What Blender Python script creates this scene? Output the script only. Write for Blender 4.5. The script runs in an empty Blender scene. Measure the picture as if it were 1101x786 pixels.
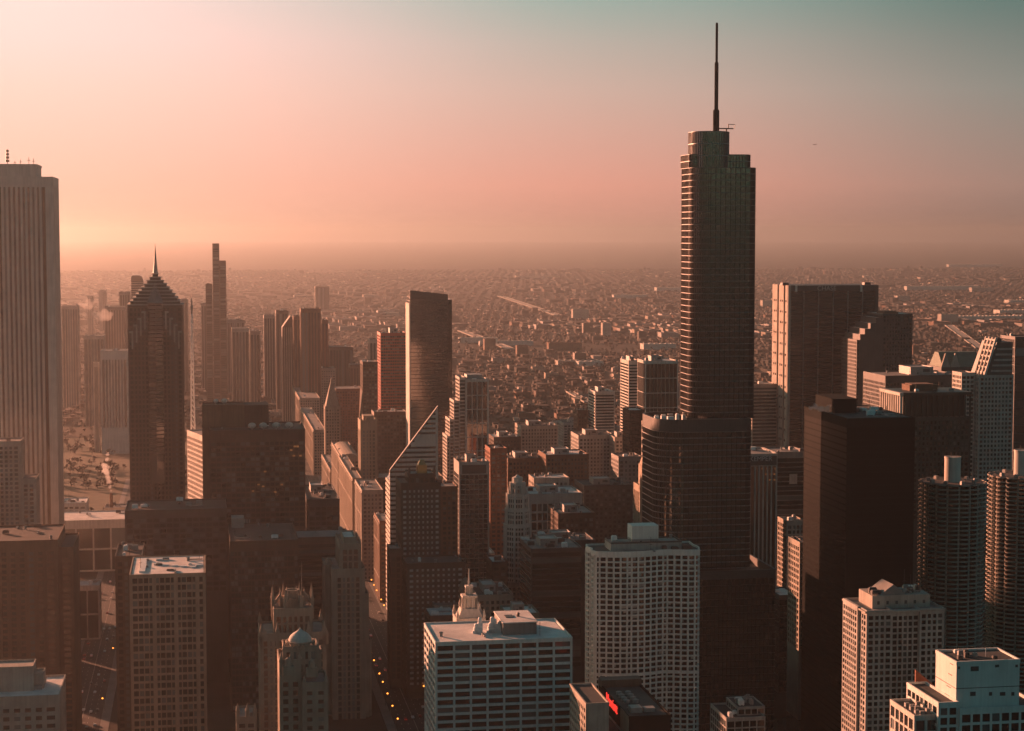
import bpy, math, random
from math import radians as R, sin, cos, pi, atan2, hypot
from mathutils import Vector

# ------------------------------------------------------------------ camera
FPX, CX, CY, CAMZ, PITCH = 1997.0, 550.5, 393.0, 314.0, R(4.1)
scene = bpy.context.scene
COL = scene.collection
cam_data = bpy.data.cameras.new('camera')
cam_data.sensor_width = 36.0
cam_data.lens = 36.0 * FPX / 1101.0
cam_data.clip_start = 1.0
cam_data.clip_end = 200000.0
cam = bpy.data.objects.new('camera', cam_data)
cam.location = (0, 0, CAMZ)
cam.rotation_euler = (R(90) - PITCH, 0, 0)
COL.objects.link(cam)
scene.camera = cam

# ------------------------------------------------------------------ light
SUN_AZ, SUN_EL = R(-46), R(9)          # azimuth: clockwise from +Y (view direction)
HAZE_DENSITY, HAZE_G = 5e-5, 0.80
SUN_DIR = Vector((sin(SUN_AZ) * cos(SUN_EL), cos(SUN_AZ) * cos(SUN_EL), sin(SUN_EL)))

def N(nt, typ, **kw):
    n = nt.nodes.new(typ)
    for k, v in kw.items():
        if k == 'inp':
            for i, val in v.items():
                n.inputs[i].default_value = val
        else:
            setattr(n, k, v)
    return n

def math_node(nt, op, a, b=None, clamp=False):
    n = nt.nodes.new('ShaderNodeMath'); n.operation = op; n.use_clamp = clamp
    for i, v in enumerate((a, b)):
        if v is None: continue
        if isinstance(v, (int, float)): n.inputs[i].default_value = v
        else: nt.links.new(v, n.inputs[i])
    return n.outputs[0]

def ramp(nt, fac, stops, interp='LINEAR'):
    n = nt.nodes.new('ShaderNodeValToRGB'); n.color_ramp.interpolation = interp
    e = n.color_ramp.elements
    while len(e) < len(stops): e.new(0.5)
    for i, (p, c) in enumerate(stops):
        e[i].position = p; e[i].color = (*c, 1) if len(c) == 3 else c
    nt.links.new(fac, n.inputs[0])
    return n.outputs[0]

def mixc(nt, a, b, fac, mode='MIX'):
    n = nt.nodes.new('ShaderNodeMix'); n.data_type = 'RGBA'; n.blend_type = mode
    for s, v in ((n.inputs[6], a), (n.inputs[7], b), (n.inputs[0], fac)):
        if isinstance(v, (int, float)): s.default_value = v
        elif isinstance(v, tuple): s.default_value = (*v, 1) if len(v) == 3 else v
        else: nt.links.new(v, s)
    return n.outputs[2]

world = bpy.data.worlds.new('World'); scene.world = world; world.use_nodes = True
nt = world.node_tree; nt.nodes.clear()
sky = N(nt, 'ShaderNodeTexSky', sky_type='NISHITA', sun_disc=False, sun_elevation=SUN_EL, sun_rotation=SUN_AZ,
        altitude=300.0, air_density=1.0, dust_density=3.0, ozone_density=1.5)
tc = N(nt, 'ShaderNodeTexCoord')
dot = N(nt, 'ShaderNodeVectorMath', operation='DOT_PRODUCT')
nt.links.new(tc.outputs['Generated'], dot.inputs[0])
dot.inputs[1].default_value = (sin(SUN_AZ), cos(SUN_AZ), 0)
sep = N(nt, 'ShaderNodeSeparateXYZ'); nt.links.new(tc.outputs['Generated'], sep.inputs[0])
# dawn glow: warm and bright towards the sun, dusky teal away from it and higher up
def sky_ramp(stops): return ramp(nt, elev.outputs[0], [(p, tuple(x / 1.25 for x in c)) for p, c in stops])
def maprange(src, a, b):
    n = nt.nodes.new('ShaderNodeMapRange'); n.interpolation_type = 'SMOOTHSTEP'; nt.links.new(src, n.inputs[0])
    n.inputs[1].default_value, n.inputs[2].default_value = a, b
    return n.outputs[0]
elev = nt.nodes.new('ShaderNodeMapRange'); nt.links.new(sep.outputs['Z'], elev.inputs[0])
elev.inputs[1].default_value, elev.inputs[2].default_value = 0.0, 0.125
SKY_WARM = [(0.0, (1.0, 0.53, 0.37)), (0.2, (1.08, 0.57, 0.42)), (0.6, (1.14, 0.70, 0.58)), (1.0, (1.2, 0.82, 0.77))]
SKY_MID = [(0.0, (0.64, 0.29, 0.215)), (0.2, (0.82, 0.36, 0.265)), (0.6, (0.66, 0.45, 0.37)), (1.0, (0.39, 0.46, 0.41))]
SKY_COOL = [(0.0, (0.23, 0.15, 0.125)), (0.2, (0.37, 0.235, 0.19)), (0.6, (0.265, 0.265, 0.23)), (1.0, (0.105, 0.175, 0.16))]
low_sky = mixc(nt, mixc(nt, sky_ramp(SKY_COOL), sky_ramp(SKY_MID), maprange(dot.outputs['Value'], 0.45, 0.69)), sky_ramp(SKY_WARM), maprange(dot.outputs['Value'], 0.65, 0.86))
# high dome: dim teal
high_n = nt.nodes.new('ShaderNodeMapRange'); nt.links.new(sep.outputs['Z'], high_n.inputs[0])
high_n.inputs[1].default_value, high_n.inputs[2].default_value = 0.10, 0.26
DOME_TINT = (0.26, 0.58, 0.51)
tinted = mixc(nt, sky.outputs[0], DOME_TINT, 1.0, 'MULTIPLY')
SKY_STRENGTH = 0.05
bg1 = N(nt, 'ShaderNodeBackground', inp={'Strength': SKY_STRENGTH}); nt.links.new(tinted, bg1.inputs[0])
LOW_STRENGTH = 1.25 / 2 ** 1.55
bg2 = N(nt, 'ShaderNodeBackground', inp={'Strength': LOW_STRENGTH}); nt.links.new(low_sky, bg2.inputs[0])
# behind the viewer (north-west) the low sky stays the dim sky texture
back_n = nt.nodes.new('ShaderNodeMapRange'); nt.links.new(dot.outputs['Value'], back_n.inputs[0])
back_n.inputs[1].default_value, back_n.inputs[2].default_value = 0.05, 0.34
mx_fac = math_node(nt, 'MULTIPLY', math_node(nt, 'SUBTRACT', 1.0, high_n.outputs[0]), back_n.outputs[0])
mxs = N(nt, 'ShaderNodeMixShader')
nt.links.new(mx_fac, mxs.inputs[0]); nt.links.new(bg1.outputs[0], mxs.inputs[1]); nt.links.new(bg2.outputs[0], mxs.inputs[2])
wo = N(nt, 'ShaderNodeOutputWorld'); nt.links.new(mxs.outputs[0], wo.inputs['Surface'])

sun_data = bpy.data.lights.new('sun', 'SUN'); sun_data.energy = 5.0; sun_data.angle = R(0.5)
sun_data.color = (1.0, 0.38, 0.215)
sun = bpy.data.objects.new('sun', sun_data); COL.objects.link(sun)
sun.rotation_euler = (-SUN_DIR).to_track_quat('-Z', 'Y').to_euler()
sun.location = (-3000, 1500, 900)

scene.view_settings.view_transform = 'Standard'
scene.view_settings.look = 'None'
scene.view_settings.exposure = 1.55
scene.view_settings.gamma = 1.0
scene.render.engine = 'CYCLES'
scene.cycles.max_bounces = 5
scene.cycles.diffuse_bounces = 2
scene.cycles.glossy_bounces = 2
scene.cycles.volume_bounces = 1
scene.cycles.transmission_bounces = 2
scene.cycles.use_denoising = True
scene.cycles.caustics_reflective = False
scene.cycles.sample_clamp_indirect = 4.0

# ------------------------------------------------------------------ materials
def principled(name):
    m = bpy.data.materials.new(name); m.use_nodes = True
    t = m.node_tree; b = t.nodes['Principled BSDF']
    return m, t, b

def masonry(name, col, rough=0.85, var=0.22, streak=0.25, spec=0.3):
    """weathered wall material: large blotches, fine grain and rain streaks running down"""
    m, t, b = principled(name)
    co = N(t, 'ShaderNodeTexCoord')
    n1 = N(t, 'ShaderNodeTexNoise', inp={'Scale': 0.09, 'Detail': 4.0, 'Roughness': 0.6}); t.links.new(co.outputs['Object'], n1.inputs['Vector'])
    mp = N(t, 'ShaderNodeMapping'); mp.inputs['Scale'].default_value = (0.8, 0.8, 0.035); t.links.new(co.outputs['Object'], mp.inputs[0])
    n2 = N(t, 'ShaderNodeTexNoise', inp={'Scale': 1.0, 'Detail': 3.0}); t.links.new(mp.outputs[0], n2.inputs['Vector'])
    dark = tuple(c * (1 - var) for c in col); lite = tuple(min(0.9, c * (1 + var)) for c in col)
    c1 = ramp(t, n1.outputs[0], [(0.3, dark), (0.7, lite)])
    c2 = ramp(t, n2.outputs[0], [(0.3, (1 - streak,) * 3), (0.6, (1, 1, 1))])
    t.links.new(mixc(t, c1, c2, 1.0, 'MULTIPLY'), b.inputs['Base Color'])
    b.inputs['Roughness'].default_value = rough
    b.inputs['Specular IOR Level'].default_value = spec
    return m

def glass_mat(name, col, rough=0.1, ior=1.5, metal=0.0, blinds=0.25, wob=0.02):
    """window glass seen from outside: dark room behind, some panes with pale blinds"""
    m, t, b = principled(name)
    oi = N(t, 'ShaderNodeObjectInfo'); ge = N(t, 'ShaderNodeNewGeometry')
    s = math_node(t, 'FRACT', math_node(t, 'ADD', oi.outputs['Random'], ge.outputs['Random Per Island']))
    pale = tuple(min(0.6, c * 3 + 0.03) for c in col)
    c = ramp(t, s, [(0.0, tuple(x * 0.5 for x in col)), (1 - blinds, col), (min(0.999, 1 - blinds * 0.6), pale), (1.0, tuple(x * 1.3 for x in pale))])
    t.links.new(c, b.inputs['Base Color'])
    b.inputs['Roughness'].default_value = rough
    b.inputs['IOR'].default_value = ior
    b.inputs['Metallic'].default_value = metal
    if wob:
        nz = N(t, 'ShaderNodeTexNoise', inp={'Scale': 0.35, 'Detail': 2.0})
        co = N(t, 'ShaderNodeTexCoord'); t.links.new(co.outputs['Object'], nz.inputs['Vector'])
        bp = N(t, 'ShaderNodeBump', inp={'Strength': 0.25, 'Distance': wob * 10}); t.links.new(nz.outputs[0], bp.inputs['Height'])
        t.links.new(bp.outputs[0], b.inputs['Normal'])
    return m

def plain(name, col, rough=0.6, metal=0.0, emit=None, estr=0.0, var=0.15):
    m, t, b = principled(name)
    if var:
        co = N(t, 'ShaderNodeTexCoord')
        nz = N(t, 'ShaderNodeTexNoise', inp={'Scale': 0.6, 'Detail': 3.0}); t.links.new(co.outputs['Object'], nz.inputs['Vector'])
        t.links.new(ramp(t, nz.outputs[0], [(0.3, tuple(c * (1 - var) for c in col)), (0.7, tuple(min(1, c * (1 + var)) for c in col))]), b.inputs['Base Color'])
    else:
        b.inputs['Base Color'].default_value = (*col, 1)
    b.inputs['Roughness'].default_value = rough
    b.inputs['Metallic'].default_value = metal
    if emit:
        b.inputs['Emission Color'].default_value = (*emit, 1); b.inputs['Emission Strength'].default_value = estr
    return m

M = dict(
    limestone=masonry('limestone', (0.29, 0.24, 0.19)),
    pale_stone=masonry('pale_stone', (0.35, 0.315, 0.27)),
    white_stone=masonry('white_stone', (0.52, 0.49, 0.44), var=0.14),
    white_concrete=masonry('white_concrete', (0.60, 0.62, 0.58), var=0.10, streak=0.15),
    concrete=masonry('concrete', (0.36, 0.35, 0.32)),
    terracotta=masonry('terracotta', (0.31, 0.25, 0.19)),
    brown_brick=masonry('brown_brick', (0.15, 0.085, 0.055)),
    red_brick=masonry('red_brick', (0.22, 0.085, 0.05)),
    dark_brick=masonry('dark_brick', (0.075, 0.05, 0.038)),
    brown_panel=masonry('brown_panel', (0.085, 0.06, 0.045), rough=0.6),
    grey_granite=masonry('grey_granite', (0.17, 0.165, 0.155), rough=0.6),
    warm_granite=masonry('warm_granite', (0.085, 0.068, 0.055), rough=0.55),
    dark_granite=masonry('dark_granite', (0.05, 0.055, 0.055), rough=0.5),
    black_steel=masonry('black_steel', (0.010, 0.013, 0.013), rough=0.9, var=0.15, streak=0.1, spec=0.05),
    green_stone=masonry('green_stone', (0.025, 0.04, 0.034), rough=0.5),
    red_steel=masonry('red_steel', (0.42, 0.07, 0.035), rough=0.5, var=0.1),
    silver=plain('silver', (0.20, 0.205, 0.205), rough=0.45, metal=0.2),
    dark_metal=plain('dark_metal', (0.05, 0.052, 0.052), rough=0.5, metal=0.3),
    grey_metal=plain('grey_metal', (0.25, 0.25, 0.24), rough=0.55, metal=0.3),
    white_metal=plain('white_metal', (0.7, 0.7, 0.67), rough=0.5),
    roof_white=masonry('roof_white', (0.62, 0.59, 0.55), var=0.25, streak=0.0),
    roof_grey=masonry('roof_grey', (0.20, 0.195, 0.185), var=0.3, streak=0.0),
    roof_dark=masonry('roof_dark', (0.055, 0.055, 0.053), var=0.3, streak=0.0),
    glass_dark=glass_mat('glass_dark', (0.014, 0.019, 0.018), rough=0.10, blinds=0.24),
    glass_black=glass_mat('glass_black', (0.010, 0.013, 0.013), rough=0.12, blinds=0.0),
    bronze_glass=glass_mat('bronze_glass', (0.007, 0.008, 0.008), rough=0.35, ior=1.12, blinds=0.0),
    glass_office=glass_mat('glass_office', (0.022, 0.027, 0.026), rough=0.14, blinds=0.3),
    glass_flat=glass_mat('glass_flat', (0.03, 0.032, 0.03), rough=0.2, blinds=0.35, wob=0),
    glass_mirror=glass_mat('glass_mirror', (0.045, 0.05, 0.05), rough=0.06, ior=2.2, blinds=0.08),
    glass_steel=glass_mat('glass_steel', (0.012, 0.016, 0.016), rough=0.07, ior=2.2, blinds=0.0, wob=0.03),
    copper=masonry('copper', (0.12, 0.16, 0.12), rough=0.6),
    gold=plain('gold', (0.42, 0.25, 0.10), rough=0.35, metal=0.7),
    lit_window=plain('lit_window', (0.3, 0.2, 0.1), emit=(1.0, 0.33, 0.1), estr=0.07, var=0),
    red_sign=plain('red_sign', (0.5, 0.02, 0.02), emit=(1.0, 0.045, 0.03), estr=0.4, var=0),
    lamp=plain('lamp', (0.8, 0.4, 0.1), emit=(1.0, 0.27, 0.035), estr=1.5, var=0),
    sign_pale=plain('sign_pale', (0.42, 0.43, 0.42), rough=0.6, var=0),
    sign_white=plain('sign_white', (0.26, 0.27, 0.27), rough=0.6, var=0),
    car_pale=plain('car_pale', (0.6, 0.6, 0.58), rough=0.3, var=0),
    car_dark=plain('car_dark', (0.04, 0.04, 0.045), rough=0.3, var=0),
    car_red=plain('car_red', (0.3, 0.03, 0.02), rough=0.3, var=0),
    tyre=plain('tyre', (0.015, 0.015, 0.015), rough=0.9, var=0),
    bark=plain('bark', (0.06, 0.045, 0.035), rough=0.9),
    twigs=masonry('twigs', (0.060, 0.045, 0.030), rough=0.95),
)

# ------------------------------------------------------------------ mesh builder
class MB:
    def __init__(s): s.v = []; s.f = []
    def box(s, x0, x1, y0, y1, z0, z1):
        b = len(s.v)
        s.v += [(x0, y0, z0), (x1, y0, z0), (x1, y1, z0), (x0, y1, z0), (x0, y0, z1), (x1, y0, z1), (x1, y1, z1), (x0, y1, z1)]
        s.f += [(b, b+3, b+2, b+1), (b+4, b+5, b+6, b+7), (b, b+1, b+5, b+4), (b+1, b+2, b+6, b+5), (b+2, b+3, b+7, b+6), (b+3, b, b+4, b+7)]
        return s
    def prism(s, poly, z0, z1, top=None):
        """closed prism over a counter-clockwise outline; top = another outline for a taper"""
        n = len(poly); b = len(s.v); top = top or poly
        s.v += [(x, y, z0) for x, y in poly] + [(x, y, z1) for x, y in top]
        for i in range(n):
            j = (i + 1) % n
            s.f.append((b+i, b+j, b+n+j, b+n+i))
        s.f.append(tuple(b+n+i for i in range(n))); s.f.append(tuple(b+n-1-i for i in range(n)))
        return s
    def extrude_xz(s, pts, y0, y1):
        """prism whose outline lies in x-z (counter-clockwise seen from -y) and runs along y"""
        n = len(pts); b = len(s.v)
        s.v += [(x, y0, z) for x, z in pts] + [(x, y1, z) for x, z in pts]
        for i in range(n):
            j = (i + 1) % n
            s.f.append((b+j, b+i, b+n+i, b+n+j))
        s.f.append(tuple(b+i for i in range(n))); s.f.append(tuple(b+n+n-1-i for i in range(n)))
        return s
    def extrude_yz(s, pts, x0, x1):
        n = len(pts); b = len(s.v)
        s.v += [(x0, y, z) for y, z in pts] + [(x1, y, z) for y, z in pts]
        for i in range(n):
            j = (i + 1) % n
            s.f.append((b+i, b+j, b+n+j, b+n+i))
        s.f.append(tuple(b+n-1-i for i in range(n))); s.f.append(tuple(b+n+i for i in range(n)))
        return s
    def ring(s, po, pi_, z0, z1):
        n = len(po); b = len(s.v)
        s.v += [(x, y, z0) for x, y in po] + [(x, y, z1) for x, y in po] + [(x, y, z1) for x, y in pi_] + [(x, y, z0) for x, y in pi_]
        for i in range(n):
            j = (i + 1) % n
            s.f += [(b+i, b+j, b+n+j, b+n+i), (b+n+i, b+n+j, b+2*n+j, b+2*n+i), (b+2*n+i, b+2*n+j, b+3*n+j, b+3*n+i), (b+3*n+i, b+3*n+j, b+j, b+i)]
        return s
    def cyl(s, cx, cy, r, z0, z1, n=12, r2=None, a0=0.0):
        r2 = r if r2 is None else r2
        p = [(cx + r*cos(a0+2*pi*i/n), cy + r*sin(a0+2*pi*i/n)) for i in range(n)]
        q = [(cx + r2*cos(a0+2*pi*i/n), cy + r2*sin(a0+2*pi*i/n)) for i in range(n)]
        return s.prism(p, z0, z1, q)
    def lathe(s, cx, cy, prof, n=16, a0=0.0):
        for (r0, z0), (r1, z1) in zip(prof, prof[1:]):
            b = len(s.v)
            for r, z in ((r0, z0), (r1, z1)):
                s.v += [(cx + r*cos(a0+2*pi*i/n), cy + r*sin(a0+2*pi*i/n), z) for i in range(n)]
            for i in range(n):
                j = (i + 1) % n
                s.f.append((b+i, b+j, b+n+j, b+n+i))
        return s
    def tube(s, p0, p1, r, n=6):
        p0, p1 = Vector(p0), Vector(p1); d = (p1-p0).normalized()
        a = d.orthogonal().normalized(); c = d.cross(a); b = len(s.v)
        for p in (p0, p1):
            s.v += [tuple(p + r*(cos(2*pi*i/n)*a + sin(2*pi*i/n)*c)) for i in range(n)]
        for i in range(n):
            j = (i+1) % n
            s.f.append((b+i, b+j, b+n+j, b+n+i))
        s.f.append(tuple(b+n-1-i for i in range(n))); s.f.append(tuple(b+n+i for i in range(n)))
        return s
    def mesh(s, name):
        me = bpy.data.meshes.new(name); me.from_pydata(s.v, [], s.f); me.update(); return me
    def build(s, name, mat, parent=None, loc=None, rz=0.0, smooth=False):
        me = s.mesh(name); me.materials.append(mat)
        if smooth:
            for p in me.polygons: p.use_smooth = True
        o = bpy.data.objects.new(name, me); COL.objects.link(o)
        if parent: o.parent = parent
        if loc: o.location = loc
        o.rotation_euler.z = rz
        return o

def tag(o, label=None, cat=None, group=None, kind=None):
    if label: o['label'] = label
    if cat: o['category'] = cat
    if group: o['group'] = group
    if kind: o['kind'] = kind
    return o

def offset(poly, d):
    """move a counter-clockwise outline outwards by d"""
    n = len(poly); out = []
    for i in range(n):
        (x0, y0), (x1, y1), (x2, y2) = poly[i-1], poly[i], poly[(i+1) % n]
        a = Vector((x1-x0, y1-y0)).normalized(); b = Vector((x2-x1, y2-y1)).normalized()
        na = Vector((a.y, -a.x)); nb = Vector((b.y, -b.x)); m = (na + nb)
        if m.length < 1e-6: m = na
        m.normalize(); k = max(0.4, m.dot(na))
        out.append((x1 + m.x*d/k, y1 + m.y*d/k))
    return out

def ray(px, py):
    u, v = (px-CX)/FPX, (CY-py)/FPX
    return Vector((u, cos(PITCH) + v*sin(PITCH), v*cos(PITCH) - sin(PITCH)))

ROT = R(9.5)                                     # the street grid against the line of sight

def S(kind, bay, flo, pier, span, wall, glass, rec=0.7, edge=None, top=2.5, maj=None, light=0):
    return dict(kind=kind, bay=bay, flo=flo, pier=pier, span=span, wall=wall, glass=glass, rec=rec, edge=edge or pier, top=top, maj=maj, light=light)

class Tower:
    def __init__(s, name, xl, yref, Y, label, cat, group=None, rot=ROT):
        d = ray(xl, yref); t = Y / d.y
        s.O = (d.x*t, Y); s.rot = rot; s.name = name
        s.e = bpy.data.objects.new(name, None); COL.objects.link(s.e)
        s.e.location = (s.O[0], s.O[1], 0); s.e.rotation_euler.z = rot
        tag(s.e, label, cat, group)
        s.walls = {}; s.panes = []; s.cap = 100 if Y < 1750 else 0
        s.rng = random.Random(name + str(int(xl)) + str(int(Y)))
    def loc(s, X, Y):
        c, n = cos(s.rot), sin(s.rot); dx, dy = X-s.O[0], Y-s.O[1]
        return c*dx + n*dy, -n*dx + c*dy
    def hit(s, px, py, ly=0.0):
        d = ray(px, py); c, n = cos(s.rot), sin(s.rot)
        o = s.loc(0, 0); dl = (c*d.x + n*d.y, -n*d.x + c*d.y)
        t = (ly - o[1]) / dl[1]
        return o[0] + t*dl[0], CAMZ + t*d.z
    def mb(s, part, mat, nr=0):
        k = (part, mat, nr)
        if k not in s.walls: s.walls[k] = MB()
        return s.walls[k]
    def fbox(s, mb, blk, face, u0, u1, d0, d1, z0, z1):
        x0, x1, y0, y1 = blk
        if face == 'N': mb.box(x0+u0, x0+u1, y0+d0, y0+d1, z0, z1)
        elif face == 'S': mb.box(x0+u0, x0+u1, y1-d1, y1-d0, z0, z1)
        elif face == 'E': mb.box(x0+d0, x0+d1, y0+u0, y0+u1, z0, z1)
        else: mb.box(x1-d1, x1-d0, y0+u0, y0+u1, z0, z1)
    def pane(s, blk, face, u0, u1, d, z0, z1, glass):
        pr = {'N': 0, 'E': 1, 'W': 1, 'S': 3}[face]
        s.panes.append((pr, -z1, blk, face, u0, u1, d, z0, z1, glass))
    def block(s, x0, x1, y0, y1, z0, z1, st, zf=None, faces='NEW', part='wall', roof='roof_grey', parapet=1.1):
        zf = max(z0, zf if zf is not None else z0)
        blk = (x0, x1, y0, y1); rec = st['rec']; W = s.mb(part, st['wall'])
        ix0, ix1 = x0 + (rec if 'E' in faces else 0), x1 - (rec if 'W' in faces else 0)
        iy0, iy1 = y0 + (rec if 'N' in faces else 0), y1 - (rec if 'S' in faces else 0)
        W.box(ix0, ix1, iy0, iy1, zf, z1 - 0.05)
        if zf > z0 + 0.01: W.box(x0, x1, y0, y1, z0, zf)
        for f in faces:
            ns = f in 'NS'
            wid = (x1-x0) if ns else (y1-y0)
            ua = 0.0 if ns else rec
            ub = wid if (ns or 'S' not in faces) else wid-rec
            s.face(W, blk, f, ua, ub, zf, z1, st)
        # roof deck and parapet
        s.nb = getattr(s, 'nb', 0)+1; rp = s.mb('roof', roof, s.nb); rp.box(ix0+.3, ix1-.3, iy0+.3, iy1-.3, z1-0.3, z1+0.12)
        if parapet:
            pp = s.mb('parapet', st['wall'], s.nb)
            t = 0.5
            pp.ring([(x0-.06, y0-.06), (x1+.06, y0-.06), (x1+.06, y1+.06), (x0-.06, y1+.06)], [(x0+t, y0+t), (x1-t, y0+t), (x1-t, y1-t), (x0+t, y1-t)], z1-0.03, z1+parapet)
    def face(s, W, blk, f, ua, ub, z0, z1, st):
        rec = st['rec']; k = st['kind']; wid = ub-ua; dback = rec+0.15
        e = st['edge']; top = st['top']; inner = wid - 2*e
        if inner <= 1 or z1-z0-top < 2 or k == 'blank':
            s.fbox(W, blk, f, ua, ub, 0, dback, z0, z1); return
        s.fbox(W, blk, f, ua, ua+e, 0, dback, z0, z1); s.fbox(W, blk, f, ub-e, ub, 0, dback, z0, z1)
        s.fbox(W, blk, f, ua+e, ub-e, 0.03, dback, z1-top, z1)
        zt = z1-top; g = st['glass']
        nx = max(1, round(inner/st['bay'])); bw = inner/nx
        nz = max(1, round((zt-z0)/st['flo'])); fh = (zt-z0)/nz
        pw, sp = st['pier'], st['span']; maj = st['maj']
        if k in ('grid', 'vert', 'curtain'):
            for i in range(1, nx):
                w_ = maj[1] if (maj and i % maj[0] == 0) else pw
                c = ua+e+i*bw
                s.fbox(W, blk, f, c-w_/2, c+w_/2, 0 if k != 'curtain' else 0.06, dback, z0, zt)
        if k in ('grid', 'horiz', 'curtain'):
            for j in range(nz):
                z = z0 + j*fh
                s.fbox(W, blk, f, ua+e, ub-e, 0.06, dback, z, z+sp)
        if k == 'grid':
            for j in range(nz):
                for i in range(nx):
                    l = maj[1] if (maj and i % maj[0] == 0 and i) else (pw if i else 0)
                    r = maj[1] if (maj and (i+1) % maj[0] == 0 and i+1 < nx) else (pw if i+1 < nx else 0)
                    s.pane(blk, f, ua+e+i*bw+l/2, ua+e+(i+1)*bw-r/2, rec-0.12, z0+j*fh+sp, z0+(j+1)*fh, g)
        elif k == 'vert':
            for i in range(nx):
                l = pw if i else 0; r = pw if i+1 < nx else 0
                a, b = ua+e+i*bw+l/2, ua+e+(i+1)*bw-r/2
                s.pane(blk, f, a, b, rec-0.12, z0, zt, g)
                if sp:                             # dark spandrel lines inside each strip
                    for j in range(1, nz):
                        s.fbox(W, blk, f, a, b, rec-0.25, rec-0.02, z0+j*fh, z0+j*fh+sp)
        elif k == 'horiz':
            for j in range(nz):
                s.pane(blk, f, ua+e, ub-e, rec-0.12, z0+j*fh+sp, z0+(j+1)*fh, g)
        elif k == 'curtain':
            s.fbox(s.mb('glazing', g), blk, f, ua+e, ub-e, rec*0.4, rec+0.1, z0, zt)
    def clutter(s, x0, x1, y0, y1, z, n=6, big=None, mat='grey_metal', low=1.0):
        """roof machinery: a few shared shapes, each piece a child of its own"""
        r = s.rng
        if big:
            a, b, c, d, h = big
            m = MB(); m.box(a, b, c, d, z+.1, z+h); m.ring([(a-.1, c-.1), (b+.1, c-.1), (b+.1, d+.1), (a-.1, d+.1)], [(a+.4, c+.4), (b-.4, c+.4), (b-.4, d-.4), (a+.4, d-.4)], z+h-.02, z+h+.7)
            ph = m.build('penthouse', M[mat], s.e)
            m = MB(); m.box(a+(b-a)*.3, a+(b-a)*.3+1.1, c-.08, c+.05, z+.15, z+min(2.4, h-.3)); m.build('door', M['dark_metal'], ph)
            if h > 3: m = MB(); m.box(a+(b-a)*.55, a+(b-a)*.85, c-.1, c+.05, z+h*.4, z+h*.8); m.build('louvre', M['dark_metal'], ph)
        for i in range(n):
            for _ in range(8):
                px, py = r.uniform(x0+2, x1-2), r.uniform(y0+2, y1-2)
                if not big or not (big[0]-3 < px < big[1]+3 and big[2]-3 < py < big[3]+3): break
            else: continue
            k = r.random(); m = MB()
            if k < 0.55:
                w, d, h = r.uniform(1.5, 5), r.uniform(1.5, 4), r.uniform(1.2, 3)*low
                m.box(-w/2, w/2, -d/2, d/2, min(.4, h*.3), h); m.box(-w/2+.3, w/2-.3, -d/2+.3, d/2-.3, h, h+.4)
                for q in (-w/2+.2, w/2-.5): m.box(q, q+.3, -d/2+.2, d/2-.2, 0, min(.4, h*.3))
                m.build('roof_unit', M[r.choice(('grey_metal', 'white_metal', 'dark_metal'))], s.e, (px, py, z+.1))
            elif k < 0.68:
                L = r.uniform(5, 11); v = r.random() < .5; q = (L/2, .45) if v else (.45, L/2)
                m.box(-q[0], q[0], -q[1], q[1], .25, .95); m.box(-q[0]-.3, -q[0]+.7, -.6, .6, 0, 1.3)
                m.build('roof_duct', M['grey_metal'], s.e, (min(max(px, x0+q[0]+1.5), x1-q[0]-1.5), min(max(py, y0+q[1]+1.5), y1-q[1]-1.5), z+.12))
            elif k < 0.85:
                m.lathe(0, 0, [(.01, 0), (.8, 0), (.8, 1.6), (1.1, 1.7), (1.1, 2.2), (.01, 2.5)], 10)
                m.build('vent', M['grey_metal'], s.e, (px, py, z+.1))
            else:
                m.cyl(0, 0, .12, 0, r.uniform(5, 10), 5); m.box(-.8, .8, -.05, .05, 3.5, 3.7)
                m.build('antenna', M['dark_metal'], s.e, (px, py, z+.1))
    def finish(s):
        for (part, mat, _), mb in s.walls.items():
            if mb.f: mb.build(part, M[mat], s.e)
        s.walls = {}
        if not s.panes: return s
        s.panes.sort(key=lambda p: (p[0], p[1]))
        ind, rest = s.panes[:s.cap], s.panes[s.cap:]
        cache = {}
        for (_, _, blk, f, u0, u1, d, z0, z1, g) in ind:
            w, h = round(u1-u0, 2), round(z1-z0, 2); k = (w, h, g)
            if k not in cache:
                me = MB().box(-w/2, w/2, -.05, .05, -h/2, h/2).mesh('window'); me.materials.append(M[g]); cache[k] = me
            o = bpy.data.objects.new('window', cache[k]); COL.objects.link(o); o.parent = s.e
            u = (u0+u1)/2; x0, x1, y0, y1 = blk; z = (z0+z1)/2
            if f == 'N': o.location = (x0+u, y0+d, z)
            elif f == 'S': o.location = (x0+u, y1-d, z)
            else:
                o.location = (x0+d if f == 'E' else x1-d, y0+u, z); o.rotation_euler.z = pi/2
        by = {}
        for (_, _, blk, f, u0, u1, d, z0, z1, g) in rest:
            s.fbox(by.setdefault(g, MB()), blk, f, u0, u1, d-.05, d+.05, z0, z1)
        for g, mb in by.items():
            tag(mb.build('window', M[g], s.e), kind='stuff')
        s.panes = []
        return s

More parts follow.
